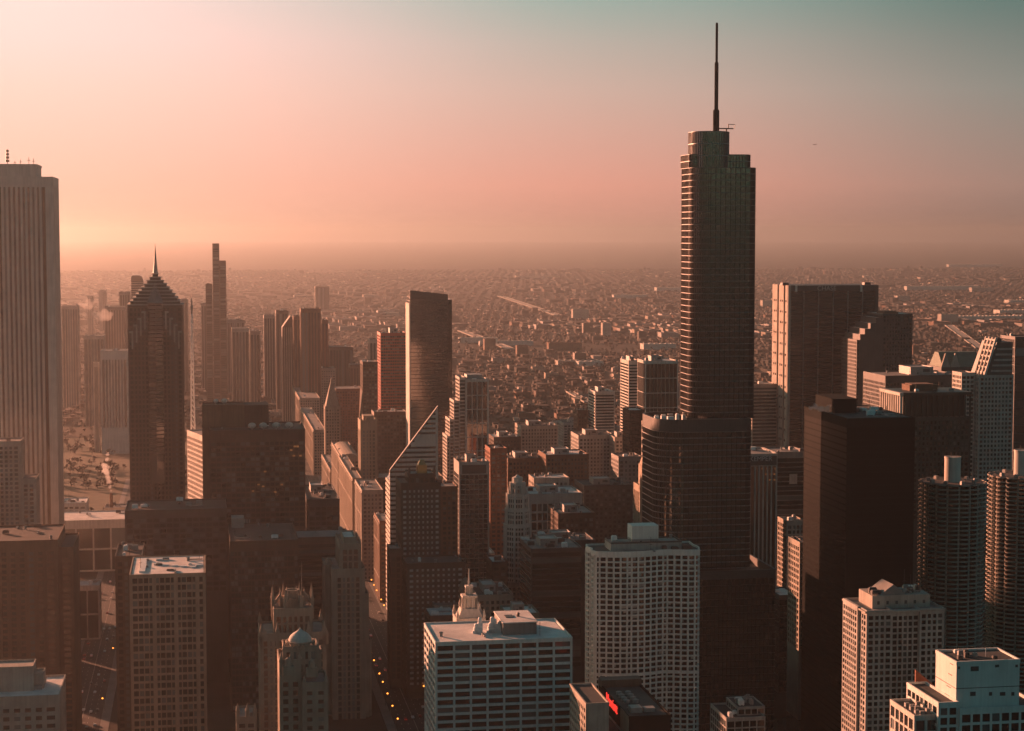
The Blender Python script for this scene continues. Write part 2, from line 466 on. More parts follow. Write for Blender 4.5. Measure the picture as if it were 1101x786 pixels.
def tower(name, xl, xr, yt, Y, dep, st, label, cat='office tower', low=800, roof='roof_grey', units=5, big=None, group=None, parapet=1.1, cap=None, finish=True, rot=ROT, faces='NEW', flat=1.0):
    T = Tower(name, xl, yt, Y, label, cat, group, rot)
    if cap is not None: T.cap = cap
    T.w = T.hit(xr, yt)[0]; T.h = T.hit(xl, yt)[1] - parapet; T.d = dep
    zf = T.hit(xl, low)[1] if low < 2000 else 0
    T.block(0, T.w, 0, dep, 0, T.h, st, zf=zf, roof=roof, parapet=parapet, faces=faces)
    if big:
        fx0, fx1, fy0, fy1, h = big; big = (fx0*T.w, fx1*T.w, fy0*dep, fy1*dep, h)
    if units or big: T.clutter(0, T.w, 0, dep, T.h, units, big, low=flat)
    if finish: T.finish()
    return T

def text_mesh(body, size, depth):
    cu = bpy.data.curves.new('lettering', 'FONT'); cu.body = body; cu.size = size; cu.extrude = depth
    cu.align_x = 'CENTER'; cu.align_y = 'CENTER'
    o = bpy.data.objects.new('lettering', cu); COL.objects.link(o)
    bpy.context.view_layer.update()
    me = bpy.data.meshes.new_from_object(o.evaluated_get(bpy.context.evaluated_depsgraph_get()))
    bpy.data.objects.remove(o); return me

def ground_pt(px, py):
    d = ray(px, py); t = CAMZ / -d.z
    return d.x*t, d.y*t
def grid_ws(X, Y):                                # (west, south) on the street grid, from the camera's foot
    return X*cos(ROT) + Y*sin(ROT), -X*sin(ROT) + Y*cos(ROT)
def grid_xy(w, s):
    return w*cos(ROT) - s*sin(ROT), w*sin(ROT) + s*cos(ROT)

# ------------------------------------------------------------------ ground, water, streets, air
def ground_material():
    m, t, b = principled('city_ground')
    co = N(t, 'ShaderNodeTexCoord')
    n1 = N(t, 'ShaderNodeTexNoise', inp={'Scale': 0.0016, 'Detail': 6.0, 'Roughness': 0.65}); t.links.new(co.outputs['Object'], n1.inputs['Vector'])
    n2 = N(t, 'ShaderNodeTexNoise', inp={'Scale': 0.03, 'Detail': 5.0}); t.links.new(co.outputs['Object'], n2.inputs['Vector'])
    c1 = ramp(t, n1.outputs[0], [(0.32, (0.022, 0.022, 0.016)), (0.5, (0.036, 0.033, 0.027)), (0.68, (0.058, 0.053, 0.046))])
    c2 = ramp(t, n2.outputs[0], [(0.3, (0.6, 0.6, 0.6)), (0.7, (1.25, 1.25, 1.25))])
    t.links.new(mixc(t, c1, c2, 1.0, 'MULTIPLY'), b.inputs['Base Color'])
    b.inputs['Roughness'].default_value = 0.95; b.inputs['Specular IOR Level'].default_value = 0.1
    return m
g = MB(); g.v = [(-50000, -6000, 0), (50000, -6000, 0), (50000, 60000, 0), (-50000, 60000, 0)]; g.f = [(0, 1, 2, 3)]
tag(g.build('ground', ground_material(), rz=0), kind='structure')

haze_m = bpy.data.materials.new('haze_air'); haze_m.use_nodes = True
t = haze_m.node_tree; t.nodes.clear()
pv = N(t, 'ShaderNodeVolumePrincipled', inp={'Color': (0.54, 0.57, 0.58, 1), 'Density': HAZE_DENSITY, 'Anisotropy': HAZE_G})
om = N(t, 'ShaderNodeOutputMaterial'); t.links.new(pv.outputs[0], om.inputs['Volume'])
hz = MB(); hz.box(-51000, 51000, -6500, 61000, -1.0, 446.0)
tag(hz.build('haze', haze_m), kind='stuff')

ASPHALT = masonry('asphalt', (0.045, 0.045, 0.045), var=0.25, streak=0.0, rough=0.9)
PAVING = masonry('paving', (0.16, 0.155, 0.145), var=0.2, streak=0.0, rough=0.9)
PAINT = plain('road_paint', (0.6, 0.58, 0.5), rough=0.8, var=0.1)
LAWN = masonry('winter_lawn', (0.075, 0.07, 0.038), var=0.3, streak=0.0, rough=1.0)
def strip(name, w0, w1, s0, s1, z, mat, thick=None):
    m = MB()
    if thick: m.box(w0, w1, s0, s1, z-thick, z)
    else: m.v = [(w0, s0, z), (w1, s0, z), (w1, s1, z), (w0, s1, z)]; m.f = [(0, 1, 2, 3)]
    return tag(m.build(name, mat, rz=ROT), kind='structure')
def street(wc, s0, s1, half, lanes=4):
    strip('road', wc-half, wc+half, s0, s1, 0.012, ASPHALT)
    for sd in (-1, 1):
        a, b = sorted((wc+sd*(half+.2), wc+sd*(half+6)))
        strip('pavement', a, b, s0, s1, 0.14, PAVING, 0.13)
    m = MB()
    for i in range(1, lanes):
        x = wc-half+2*half*i/lanes; s = s0
        while s < s1:
            L = 3 if i != lanes//2 else 11
            k = len(m.v); m.v += [(x-.09, s, .018), (x+.09, s, .018), (x+.09, s+L, .018), (x-.09, s+L, .018)]; m.f.append((k, k+1, k+2, k+3)); s += 12
    tag(m.build('road_marking', PAINT, rz=ROT), kind='structure')
mich = grid_ws(*ground_pt(432, 745))[0]
colu = grid_ws(*ground_pt(106, 700))[0]
stat = grid_ws(*ground_pt(846, 700))[0]
street(mich, 900, 4200, 13, 6)
street(colu, 900, 2400, 12, 6)
street(stat, 900, 3000, 9, 4)
water_m, wt, wb = principled('river_water')
wb.inputs['Base Color'].default_value = (0.012, 0.03, 0.026, 1); wb.inputs['Roughness'].default_value = 0.08
wn = N(wt, 'ShaderNodeTexNoise', inp={'Scale': 0.25, 'Detail': 3.0}); wbp = N(wt, 'ShaderNodeBump', inp={'Strength': 0.3})
wt.links.new(wn.outputs[0], wbp.inputs['Height']); wt.links.new(wbp.outputs[0], wb.inputs['Normal'])
for a, b in ((-900, colu-19), (colu+19, mich-20), (mich+20, stat-16), (stat+16, 1400)):
    strip('river', a, b, 1085, 1140, 0.008, water_m)
strip('lawn', colu-210, mich-60, 1750, 2900, 0.008, LAWN)
strip('path', colu+30, colu+36, 1750, 2900, 0.012, PAVING)
strip('path', colu+20, mich-60, 1990, 1998, 0.014, PAVING)
strip('path', colu-200, colu-20, 1880, 1900, 0.016, PAVING)

# ------------------------------------------------------------------ towers, left of the picture
def setback(T, x0, x1, y0, y1, z0, z1, st, **kw):
    T.block(x0, x1, y0, y1, z0, z1, st, **kw)

# white marble tower at the left edge
st = S('vert', 3.6, 4.0, 1.9, 0, 'white_stone', 'glass_office', rec=1.0, edge=6.2, top=7)
T = tower('marble_tower', -33, 57, 189.5, 1450, 58, st, 'tall pale stone tower with dark vertical strips, cut by the left edge', low=600, units=0, finish=False, cap=70)
a, b = T.hit(-30, 175, 6)[0], T.hit(39, 175, 6)[0]
m = MB(); m.box(a, b, 6, 52, T.h, T.h+9.5); m.ring([(a-.5, 5.5), (b+.5, 5.5), (b+.5, 52.5), (a-.5, 52.5)], [(a+1, 7), (b-1, 7), (b-1, 51), (a+1, 51)], T.h+9.4, T.h+11)
m.build('penthouse', M['white_stone'], T.e)
for px, hh in ((8, 13), (16, 4), (22, 5), (31, 7), (36, 6)):
    x = T.hit(px, 175, 20)[0]; m = MB()
    m.cyl(x, 20, .25, T.h+10, T.h+10+hh, 6)
    if px == 8:
        for k in range(4): m.cyl(x, 20, 1.5-.1*k, T.h+13+2.6*k, T.h+14.8+2.6*k, 8)
    else: m.box(x-1.2, x+1.2, 19.9, 20.1, T.h+10+hh*.6, T.h+10+hh*.65)
    m.build('antenna', M['dark_metal'], T.e)
T.finish()

# stepped pale hotel in front of it
st = S('grid', 3.4, 3.3, 1.4, 1.2, 'pale_stone', 'glass_office', rec=.5, edge=2, top=3)
T = tower('stepped_hotel', -30, 22, 475, 1345, 26, st, 'pale stepped hotel tower standing before the foot of the marble tower', cat='hotel', low=610, units=3, finish=False)
x0 = T.hit(22, 480)[0]; x1 = T.hit(39, 516)[0]; z = T.hit(39, 516)[1]
setback(T, x0+.01, x1, -2, 28, 0, z, st, zf=T.hit(39, 600)[1])
setback(T, -30, x0*.55, -9, -.01, 0, T.hit(0, 522)[1], st, zf=T.hit(39, 600)[1])
T.finish()

# broad brown block with dark stripes
st = S('vert', 5.2, 3.6, 2.6, 1.4, 'brown_brick', 'glass_flat', rec=.6, edge=2.4, top=6)
T = tower('brown_hotel', -45, 62, 583, 1100, 62, st, 'broad brown brick block with faint dark stripes at the left edge', cat='hotel', low=800, units=7, roof='roof_dark', finish=False)
x1 = T.hit(79, 590, 6)[0]; z = T.hit(79, 590, 6)[1]
setback(T, T.w+.01, x1, 6, 60, 0, z, st, roof='roof_dark')
T.finish()

# pale low block in the corner
st = S('grid', 5, 4.2, 2.2, 2.0, 'pale_stone', 'glass_flat', rec=.4, top=5)
T = tower('corner_block', -40, 64, 751, 880, 42, st, 'low pale block with boxy white roof rooms in the lower left corner', cat='building', low=800, units=5, roof='roof_white', finish=False)
for a, b, c, d, t_ in ((-20, 36, 14, 30, 716), (36, 47, 18, 30, 722), (46, 57, 26, 34, 735)):
    xa, xb = T.hit(a, t_, c)[0], T.hit(b, t_, c)[0]; z = T.hit(a, t_+4, c)[1]
    m = MB(); m.box(xa, xb-.1, c, d, T.h+.1, z); m.ring([(xa, c), (xb-.1, c), (xb-.1, d), (xa, d)], [(xa+.5, c+.5), (xb-.6, c+.5), (xb-.6, d-.5), (xa+.5, d-.5)], z, z+.8)
    m.build('roof_room', M['pale_stone'], T.e)
T.finish()

# grid office block with the bright roof
st = S('grid', 2.9, 4.08, .55, 1.25, 'terracotta', 'glass_office', rec=.8, edge=1.6, top=1.6, maj=(4, 2.2))
T = tower('grid_office', 139, 221, 618, 1000, 57, st, 'brown-framed office slab with three bays of windows under a bright cluttered roof', low=800, roof='roof_white', units=14, finish=False, parapet=.6, flat=.3)
m = MB(); m.box(T.w*.12, T.w*.2, 8, 50, T.h+.1, T.h+.9); m.build('roof_duct', M['white_metal'], T.e)
m = MB()
for k in range(5): m.box(T.w*.3+k*5, T.w*.3+k*5+3.4, 30-k*3, 33-k*3, T.h+.1, T.h+.8)
m.build('roof_unit', M['white_metal'], T.e)
T.finish()
st = S('vert', 3, 4, 1.2, 1.4, 'brown_panel', 'glass_flat', rec=.5, edge=1.5)
tower('brown_slab', 123.5, 153, 598, 1065, 45, st, 'narrow dark brown slab just behind the grid office', low=800, roof='roof_dark', units=9)

# twin-chevron tower with spire
st = S('vert', 2.9, 3.8, 1.3, 1.5, 'warm_granite', 'glass_office', rec=.8, edge=1.6, top=.4)
T = Tower('chevron_tower', 137, 330, 1460, 'dark granite tower with stepped pointed crown and needle spire', 'skyscraper')
T.cap = 100
w = T.hit(196.5, 330)[0]; zs = T.hit(137, 331)[1]; d = 44.0; cx = w/2
za = T.hit(167, 294, 14)[1]; zt = T.hit(167, 262, 22)[1]; zlow = T.hit(150, 560)[1]
T.block(0, w, 0, d, 0, zs, st, zf=zlow, parapet=0)
nst = 10
for k in range(nst):                                     # stepped gable crown
    f0 = (k+.6)/nst; hw = (w/2)*(1-f0)+1.2; z0, z1 = zs+(za-zs)*k/nst, zs+(za-zs)*(k+1)/nst
    hd = (d/2)*(1-f0*.93)+1.0
    m = T.mb('crown', 'warm_granite'); m.box(cx-hw, cx+hw, d/2-hd, d/2+hd, z0, z1-.75)
    T.mb('crown_ledge', 'concrete').box(cx-hw-.7, cx+hw+.7, d/2-hd-.7, d/2+hd+.7, z1-.75, z1)
    for q in (-1, 1):                                     # chevron steps over each shoulder
        x = cx+q*hw
# stepped chevrons on the shaft: glass notches climbing to the middle
for k in range(4):
    z1 = zs - 1 - k*5.2
    for q in (-1, 1):
        xa = cx+q*(7.5+k*3.3)
        T.mb('chevron', 'concrete').box(min(xa, xa+q*3.1), max(xa, xa+q*3.1), -1.5+.08*k, .0, z1-3.3, z1-1.8)
        T.mb('chevron', 'concrete').box(min(xa, xa+q*1.2), max(xa, xa+q*1.2), -1.2+.08*k, .0, z1-16, z1-3.3)
# pointed prow bay
zp = T.hit(165, 327)[1]; zq = T.hit(165, 408)[1]
m = MB(); m.prism([(cx-6, .3), (cx, -4.6), (cx+6, .3)], T.hit(165, 520)[1], zp+1); m.build('glazed_prow', M['glass_mirror'], T.e)
m = MB()
for k in range(40):
    z = zq-60+k*3.2
    if z < zp: m.prism([(cx-6.2, .1), (cx, -4.95), (cx+6.2, .1)], z, z+.7)
m.build('prow_band', M['warm_granite'], T.e)
m = MB(); m.prism([(cx-6.5, .3), (cx, -5.2), (cx+6.5, .3)], zp+1, T.hit(167, 303)[1], [(cx-.4, 17), (cx, 16), (cx+.4, 17)]); m.build('prow_roof', M['grey_granite'], T.e)
m = MB(); m.cyl(cx, d/2, 2.2, za-2, za+6, 8, 1.5); m.cyl(cx, d/2, 1.4, za+6, zt, 8, .12); m.build('spire', M['grey_metal'], T.e)
T.finish()

# lattice block, turned off the street grid to catch sun, and its antenna mast
st = S('grid', 3.3, 4.2, 1.1, 1.7, 'white_stone', 'glass_office', rec=.7, edge=1.5, top=4)
T = tower('sunlit_office', 201, 217.5, 462, 1640, 16, st, 'slim office block whose pale grid glows in the sun beside the chevron tower', low=560, units=0, rot=R(-66), faces='NE', finish=False)
T.cap = 60
m = MB()
x, y = T.hit(207.5, 450, 8)[0], 8.0; z0 = T.h; z1 = T.hit(207.5, 316, 8)[1]
for sx in (-1, 1):
    for sy in (-1, 1):
        m.tube((x+sx*1.6, y+sy*1.6, z0), (x+sx*.45, y+sy*.45, z1-18), .42, 5)
for k in range(22):
    f0, f1 = k/22, (k+1)/22; H = z1-18-z0
    r0, r1 = 1.6-1.15*f0, 1.6-1.15*f1
    for sx, sy in ((1, 0), (-1, 0), (0, 1), (0, -1)):
        p0 = (x+sx*r0+(0 if sx else r0), y+sy*r0+(0 if sy else r0), z0+H*f0); p1 = (x+sx*r1-(0 if sx else r1), y+sy*r1-(0 if sy else r1), z0+H*f1)
        m.tube(p0, p1, .3, 4)
m.build('lattice_mast', M['white_metal'], T.e)
m = MB(); m.cyl(x, y, .9, z1-18, z1-4, 8, .5); m.cyl(x, y, 1.4, z1-13, z1-11, 8); m.cyl(x, y, .3, z1-4, z1, 6); m.build('antenna', M['grey_metal'], T.e)
T.finish()

# dark riverside blocks below
dk = S('grid', 4.4, 3.9, .8, 1.3, 'dark_granite', 'glass_office', rec=.4, edge=1.2, top=5)
dkb = S('horiz', 6, 3.8, .8, 1.5, 'brown_panel', 'glass_flat', rec=.4, edge=1.2, top=4)
tower('dark_office', 134, 244, 549, 1270, 50, dk, 'wide dark block at the foot of the chevron tower', low=640, roof='roof_dark', units=9)

def dish(T, x, y, z, r=3.0):
    m = MB(); prof = [(0.02, 0), (r*.4, .15), (r*.75, .55), (r, 1.1), (r*.97, 1.2), (r*.72, .68), (r*.38, .28), (.02, .14)]
    k = len(m.v); m.lathe(0, 0, prof, 14)
    tl = R(-52)
    for i in range(k, len(m.v)):
        X, Y, Z = m.v[i]; m.v[i] = (X, Y*cos(tl)-Z*sin(tl), Y*sin(tl)+Z*cos(tl)+2.6)
    o = m.build('satellite_dish', M['white_metal'], T.e, (x, y, z), smooth=False)
    m = MB(); m.cyl(0, 0, .25, 0, 2.4, 6); m.build('stand', M['grey_metal'], o)
dish_st = S('grid', 3.6, 3.8, .7, 1.4, 'dark_brick', 'glass_office', rec=.4, edge=1.2, top=8)
T = tower('dish_office', 225, 328, 463, 1350, 58, dish_st, 'dark brown office slab with white satellite dishes along its roof edge', low=570, roof='roof_dark', units=4, finish=False)
for px in (271, 283, 297, 311): dish(T, T.hit(px, 462, 6)[0], 6, T.h+.3, 3.0)
xa, xb = T.hit(217, 437, 30)[0], T.hit(263, 437, 30)[0]; xc = T.hit(289, 437, 30)[0]; z = T.hit(240, 437, 30)[1]
m = MB(); m.box(xa, xb-.05, 30, 57, 0, z); m.ring([(xa-.2, 29.8), (xb, 29.8), (xb, 57.2), (xa-.2, 57.2)], [(xa+.6, 30.6), (xb-.6, 30.6), (xb-.6, 56), (xa+.6, 56)], z-.1, z+1.2); m.build('upper_block', M['brown_brick'], T.e)
m = MB(); m.box(xb, xc, 31, 57, T.h, z+.5)
for k in range(9): m.box(xb+1+k*1.9, xb+2.4+k*1.9, 30.8, 31.1, T.h+3, T.h+4.6)
m.build('machine_room', M['dark_brick'], T.e)
dish(T, T.hit(241, 433, 36)[0], 36, z+.3, 2.4); dish(T, T.hit(232, 433, 36)[0], 36, z+.3, 2.0)
# a few lit windows on its face
for px, py in ((317, 480), (320, 480), (313, 484), (316, 490), (323, 490), (272, 528), (283, 523), (285, 507), (296, 529), (303, 521), (278, 521)):
    x, zz = T.hit(px, py, 0); m = MB(); m.box(x-.9, x+.9, -.02, .1, zz-.6, zz+.6); m.build('lit_window', M['lit_window'], T.e)
T.finish()
T = tower('steel_office', 247, 321, 582, 1200, 78, S('grid', 2.2, 3.9, .5, 1.2, 'dark_brick', 'glass_flat', rec=.35, edge=.8, top=6), 'dark steel office block with a flat brown roof behind the gothic tower', low=800, roof='roof_dark', units=10)
m = MB(); m.box(T.w*.05, T.w*.24, 60, 74, T.h+.1, T.h+7)
for k in range(8): m.box(T.w*.06+k*1.6, T.w*.06+k*1.6+.8, 59.8, 60.05, T.h+3.5, T.h+6)
m.build('penthouse', M['grey_metal'], T.e)
tower('flat_roof_block', 317.5, 376, 578, 1262, 34, dkb, 'dark block with a plain pale flat roof right of the steel office', low=700, units=2)
T = tower('dark_box_block', 331, 365, 537, 1390, 82, dk, 'dark boxy block with a cluttered flat roof beside the sunlit avenue', low=620, roof='roof_dark', units=12, big=(.2, .6, .55, .8, 5))

# limestone setback tower at the avenue
st = S('grid', 3.3, 3.8, 1.5, 1.6, 'limestone', 'glass_flat', rec=.5, edge=1.6, top=1.5)
sv = S('vert', 2.9, 3.9, 1.2, 1.0, 'limestone', 'glass_flat', rec=.9, edge=3.6, top=5)
T = Tower('setback_tower', 358, 600, 1180, 'slim limestone setback tower with dark window strips, at the head of the avenue', 'office tower')
xa, xb = T.hit(357, 640)[0], T.hit(400, 655)[0]; zl = T.hit(400, 790)[1]
x1 = T.hit(392, 600, 2)[0]; z1 = T.hit(380, 612, 2)[1]; z2 = T.hit(380, 586, 4)[1]
T.block(xa, x1, 0, 46, 0, z1, sv, zf=zl, parapet=.8)
T.block(x1+.01, T.hit(396.5, 640, 3)[0], 3, 44, 0, T.hit(395, 640, 3)[1], st, zf=zl)
T.block(T.hit(396.5, 640, 3)[0]+.01, xb, 5, 43, 0, T.hit(399, 690, 5)[1], st, zf=zl)
xa2, xb2 = T.hit(365, 590, 4)[0], T.hit(388.5, 590, 4)[0]
T.block(xa2, xb2, 4, 42, z1, z2, S('vert', 2.9, 4, 1.1, .9, 'limestone', 'glass_flat', rec=.7, edge=2.2, top=3), parapet=1.2)
T.block(xa2+3, xb2-3, 8, 36, z2, z2+3.5, S('blank', 3, 3, 1, 1, 'limestone', 'glass_flat'), roof='roof_white')
for i in range(5):
    for x in (xa2, xb2-1.2): m = MB(); m.box(x, x+1.2, 4+i*8, 5.2+i*8, z2+1, z2+2.4); m.prism([(x, 4+i*8), (x+1.2, 4+i*8), (x+1.2, 5.2+i*8), (x, 5.2+i*8)], z2+2.4, z2+3.6, [(x+.5, 4.5+i*8), (x+.7, 4.5+i*8), (x+.7, 4.7+i*8), (x+.5, 4.7+i*8)]); m.build('finial', M['limestone'], T.e)
T.block(T.hit(349, 606, 12)[0], xa-.01, 12, 40, 0, T.hit(352, 609, 12)[1], st, zf=zl)
m = MB(); xq = T.hit(353, 605, 20)[0]; m.cyl(xq, 22, 3.2, T.hit(352, 609, 12)[1], T.hit(352, 601, 20)[1], 8, 1.4); m.build('turret', M['limestone'], T.e)
T.finish()

# gothic limestone tower with buttressed crown
T = Tower('gothic_tower', 279, 660, 930, 'gothic stone tower with buttressed crown and a thin flagpole', 'office tower')
T.cap = 90
st = S('vert', 2.5, 3.9, 1.3, 1.1, 'limestone', 'glass_flat', rec=.9, edge=2.0, top=3)
xa, xb = 0, T.hit(351, 690)[0]; zb = T.hit(300, 683)[1]; zl = T.hit(300, 800)[1]
T.block(xa, xb, 0, 30, 0, zb, st, zf=zl)
xc, xd = T.hit(294, 670, 5)[0], T.hit(336, 670, 5)[0]; zc = T.hit(294, 657, 5)[1]
T.block(xc, xd, 4, 27, zb, zc, S('vert', 2.6, 4, 1.3, 1.2, 'limestone', 'glass_flat', rec=.8, edge=1.6, top=3), parapet=1.4)
xe, xf = T.hit(301, 650, 9)[0], T.hit(329, 650, 9)[0]; ze = T.hit(315, 641, 9)[1]
cxx, cyy = (xe+xf)/2, 16
oc = lambda r, a=pi/8: [(cxx+r*cos(a+2*pi*i/8), cyy+r*sin(a+2*pi*i/8)) for i in range(8)]
rr = (xf-xe)/2
m = MB(); m.prism(oc(rr), zc, ze-3); m.ring(oc(rr+.4), oc(rr-.8), ze-3.2, ze-1.6); m.cyl(cxx, cyy, rr*.55, ze-3, ze+1.2, 8); m.ring(oc(rr*.6), oc(rr*.45), ze+1.1, ze+2.2); m.build('crown', M['limestone'], T.e)
def pinnacle(x, y, z0, h, r=.9):
    m = MB(); m.box(x-r, x+r, y-r, y+r, z0, z0+h*.55); m.prism([(x-r*1.2, y-r*1.2), (x+r*1.2, y-r*1.2), (x+r*1.2, y+r*1.2), (x-r*1.2, y+r*1.2)], z0+h*.55, z0+h*.62)
    m.prism([(x-r, y-r), (x+r, y-r), (x+r, y+r), (x-r, y+r)], z0+h*.62, z0+h, [(x-.05, y-.05), (x+.05, y-.05), (x+.05, y+.05), (x-.05, y+.05)])
    return m
for i in range(8):
    a = pi/8 + 2*pi*i/8; ro = rr+4.2
    x, y = cxx+ro*cos(a), cyy+ro*sin(a)
    pinnacle(x, y, zc-6, 17, .8).build('pinnacle', M['limestone'], T.e)
    m = MB(); k = Vector((cos(a), sin(a))); pz = Vector((-sin(a), cos(a)))*.4    # flying buttress
    b0 = [(x, zc+1), (cxx+rr*cos(a), zc+4)]
    p = [(cxx+ro*k.x, cyy+ro*k.y, zc+1), (cxx+rr*.95*k.x, cyy+rr*.95*k.y, zc+6), (cxx+rr*.95*k.x, cyy+rr*.95*k.y, zc+8), (cxx+ro*k.x, cyy+ro*k.y, zc+3)]
    n = len(m.v); m.v += [(q[0]+pz.x, q[1]+pz.y, q[2]) for q in p] + [(q[0]-pz.x, q[1]-pz.y, q[2]) for q in p]
    m.f += [(0, 1, 2, 3), (7, 6, 5, 4), (0, 4, 5, 1), (1, 5, 6, 2), (2, 6, 7, 3), (3, 7, 4, 0)]
    m.build('buttress', M['limestone'], T.e)
    pinnacle(cxx+(rr+.1)*cos(a), cyy+(rr+.1)*sin(a), ze-6, 9, .55).build('pinnacle', M['limestone'], T.e)
for x in (xa+1, xa+9, xb-9, xb-1):
    for y in (1, 29): pinnacle(x, y, zb-6, 13, 1.0).build('pinnacle', M['limestone'], T.e)
for px, py in ((282, 680), (349, 680)):
    x, z = T.hit(px, py, 2); m = MB(); m.lathe(x, 3.5, [(2.1, z-6), (2.1, z-2), (2.3, z-1.8), (1.9, z), (1.2, z+1.4), (.05, z+2.2)], 10); m.build('turret', M['limestone'], T.e)
m = MB(); xp = T.hit(324.5, 640, 16)[0]; m.cyl(xp, 16, .16, ze-2, T.hit(324.5, 604, 16)[1], 6, .08); m.build('flagpole', M['grey_metal'], T.e)
for k in range(5):
    z = zb-9-k*3.0; m = MB(); m.box(4.5, 7.5, -.12, .1, z, z+.9); m.build('balcony', M['limestone'], T.e)
T.finish()
# lower gothic annex with corner pinnacles
T = tower('gothic_annex', 254, 276, 771, 905, 22, S('grid', 3, 3.8, 1.4, 1.3, 'limestone', 'glass_flat', rec=.5), 'lower gothic stone block with corner pinnacles at the bottom edge', cat='building', units=1, finish=False)
for x in (.8, T.w*.55, T.w-.8):
    pinnacle(x, .8, T.h-2, 10, .9).build('pinnacle', M['limestone'], T.e)
T.finish()

# domed club tower in front of it
st = S('grid', 4.2, 3.9, 2.6, 2.1, 'limestone', 'glass_flat', rec=.5, edge=2, top=3)
T = Tower('domed_hotel', 300, 740, 800, 'stone hotel tower topped by a bulbous onion dome', 'hotel')
zd = T.hit(320, 698, 8)[1]; xa, xb = T.hit(301, 760)[0], T.hit(353, 760)[0]; zl = T.hit(320, 800)[1]
xm = T.hit(325, 735)[0]; zm = T.hit(340, 736)[1]
T.block(xm, xb, 0, 22, 0, zm, st, zf=zl, roof='roof_grey')
zs_ = T.hit(310, 712, 4)[1]
T.block(xa, xm-.01, 4, 26, 0, zs_, S('vert', 3.2, 3.9, 2.0, 1.6, 'limestone', 'glass_flat', rec=.6, edge=1.6, top=9), zf=zl)
T.block(xm+.01, xb-1.5, 22.3, 30, 0, zs_, st, zf=zl)
xo, yo = T.hit(323, 700, 12)[0], 14
xc0, xc1 = T.hit(305, 705, 9)[0], T.hit(342, 705, 9)[0]
T.block(xc0, xc1, 9, 24, zs_-8, zd, S('grid', 2.6, 4.5, 1.4, 2.2, 'limestone', 'glass_flat', rec=.5, edge=1.2, top=1.5))
for q in (xc0, (xc0+xc1)/2, xc1): pinnacle(q, 9.2, zd-5, 8, .6).build('pinnacle', M['limestone'], T.e)
for q in (xa+.8, (xa+xm)/2, xm-.8, xm+1, xb-1): pinnacle(q, 4.5 if q < xm else .6, (zs_ if q < xm else zm)-4, 8.5, .7).build('pinnacle', M['limestone'], T.e)
rd = 5.2; zt = T.hit(323, 677, 12)[1]; h = zt - zd
m = MB(); m.lathe(xo, yo, [(rd*.8, zd), (rd*.84, zd+h*.06), (rd*.97, zd+h*.2), (rd*1.0, zd+h*.36), (rd*.93, zd+h*.52), (rd*.77, zd+h*.66), (rd*.52, zd+h*.79), (rd*.28, zd+h*.88), (rd*.12, zd+h*.96), (.03, zd+h*1.12)], 24)
m.build('onion_dome', M['white_stone'], T.e, smooth=True)
m = MB()
for i in range(14): m.cyl(xo+(rd+1)*cos(i*2*pi/14), yo+(rd+1)*sin(i*2*pi/14), .35, zd, zd+2.2, 6)
m.ring([(xo+(rd+1.4)*cos(i*pi/8), yo+(rd+1.4)*sin(i*pi/8)) for i in range(16)], [(xo+(rd+.6)*cos(i*pi/8), yo+(rd+.6)*sin(i*pi/8)) for i in range(16)], zd+2.2, zd+2.7)
m.build('dome_balustrade', M['limestone'], T.e)
for px, py in ((310, 716), (335, 718)):
    x, z = T.hit(px, py, 3); m = MB(); m.box(x-2.4, x+2.4, 1.5, 5, z-4, z); m.lathe(x, 3.3, [(1.5, z), (1.5, z+2), (1.1, z+3.2), (.1, z+4)], 10); m.build('turret', M['limestone'], T.e)
T.finish()

# ------------------------------------------------------------------ generic outline towers (rounded plans)
def floors_along(T, outline, z0, z1, fh, band_h, out, band_mat, glass, mull=0, mull_mat='silver', mull_w=.16, band_part='floor_bands', mull_out=.12, roof='roof_grey'):
    core = offset(outline, -0.35)
    m = MB(); m.prism(core, z0, z1-.2); m.build('glazing', M[glass], T.e)
    m = MB(); n = max(1, round((z1-z0)/fh)); f = (z1-z0)/n; po = offset(outline, out)
    for i in range(n+1):
        z = z0+i*f
        m.ring(po, offset(outline, -.5), max(z0, z-band_h/2), min(z1, z+band_h/2))
    m.build(band_part, M[band_mat], T.e)
    if mull:
        m = MB(); L = len(outline)
        for i in range(L):
            a, b = Vector(outline[i]), Vector(outline[(i+1) % L]); d = b-a; k = max(1, round(d.length/mull)); d_ = d.normalized(); nn = Vector((d_.y, -d_.x))
            for j in range(k):
                c = a + d*(j/k); w = d_*mull_w/2; q = nn*mull_out; r = -nn*.4; v = len(m.v)
                for zz in (z0, z1):
                    for p in (c-w+q, c+w+q, c+w+r, c-w+r): m.v.append((p.x, p.y, zz))
                m.f += [(v, v+1, v+5, v+4), (v+1, v+2, v+6, v+5), (v+3, v, v+4, v+7)]
        m.build('mullions', M[mull_mat], T.e)
    m = MB(); m.prism(offset(outline, -.45), z1-.2, z1+.15); m.build('roof', M[roof], T.e)

def rrect(x0, x1, y0, y1, r, n=6, rs=None):
    """rounded rectangle, counter-clockwise; rs = radii of (NE, NW, SW, SE) corners"""
    rs = rs or (r, r, r, r); out = []
    for (cx_, cy_, rad, a0) in ((x0, y0, rs[0], pi), (x1, y0, rs[1], 1.5*pi), (x1, y1, rs[2], 0), (x0, y1, rs[3], .5*pi)):
        if rad <= 0.01: out.append((cx_, cy_)); continue
        ox = cx_ + (rad if cx_ == x0 else -rad); oy = cy_ + (rad if cy_ == y0 else -rad)
        for i in range(n+1):
            a = a0 + .5*pi*i/n; out.append((ox+rad*cos(a), oy+rad*sin(a)))
    return out

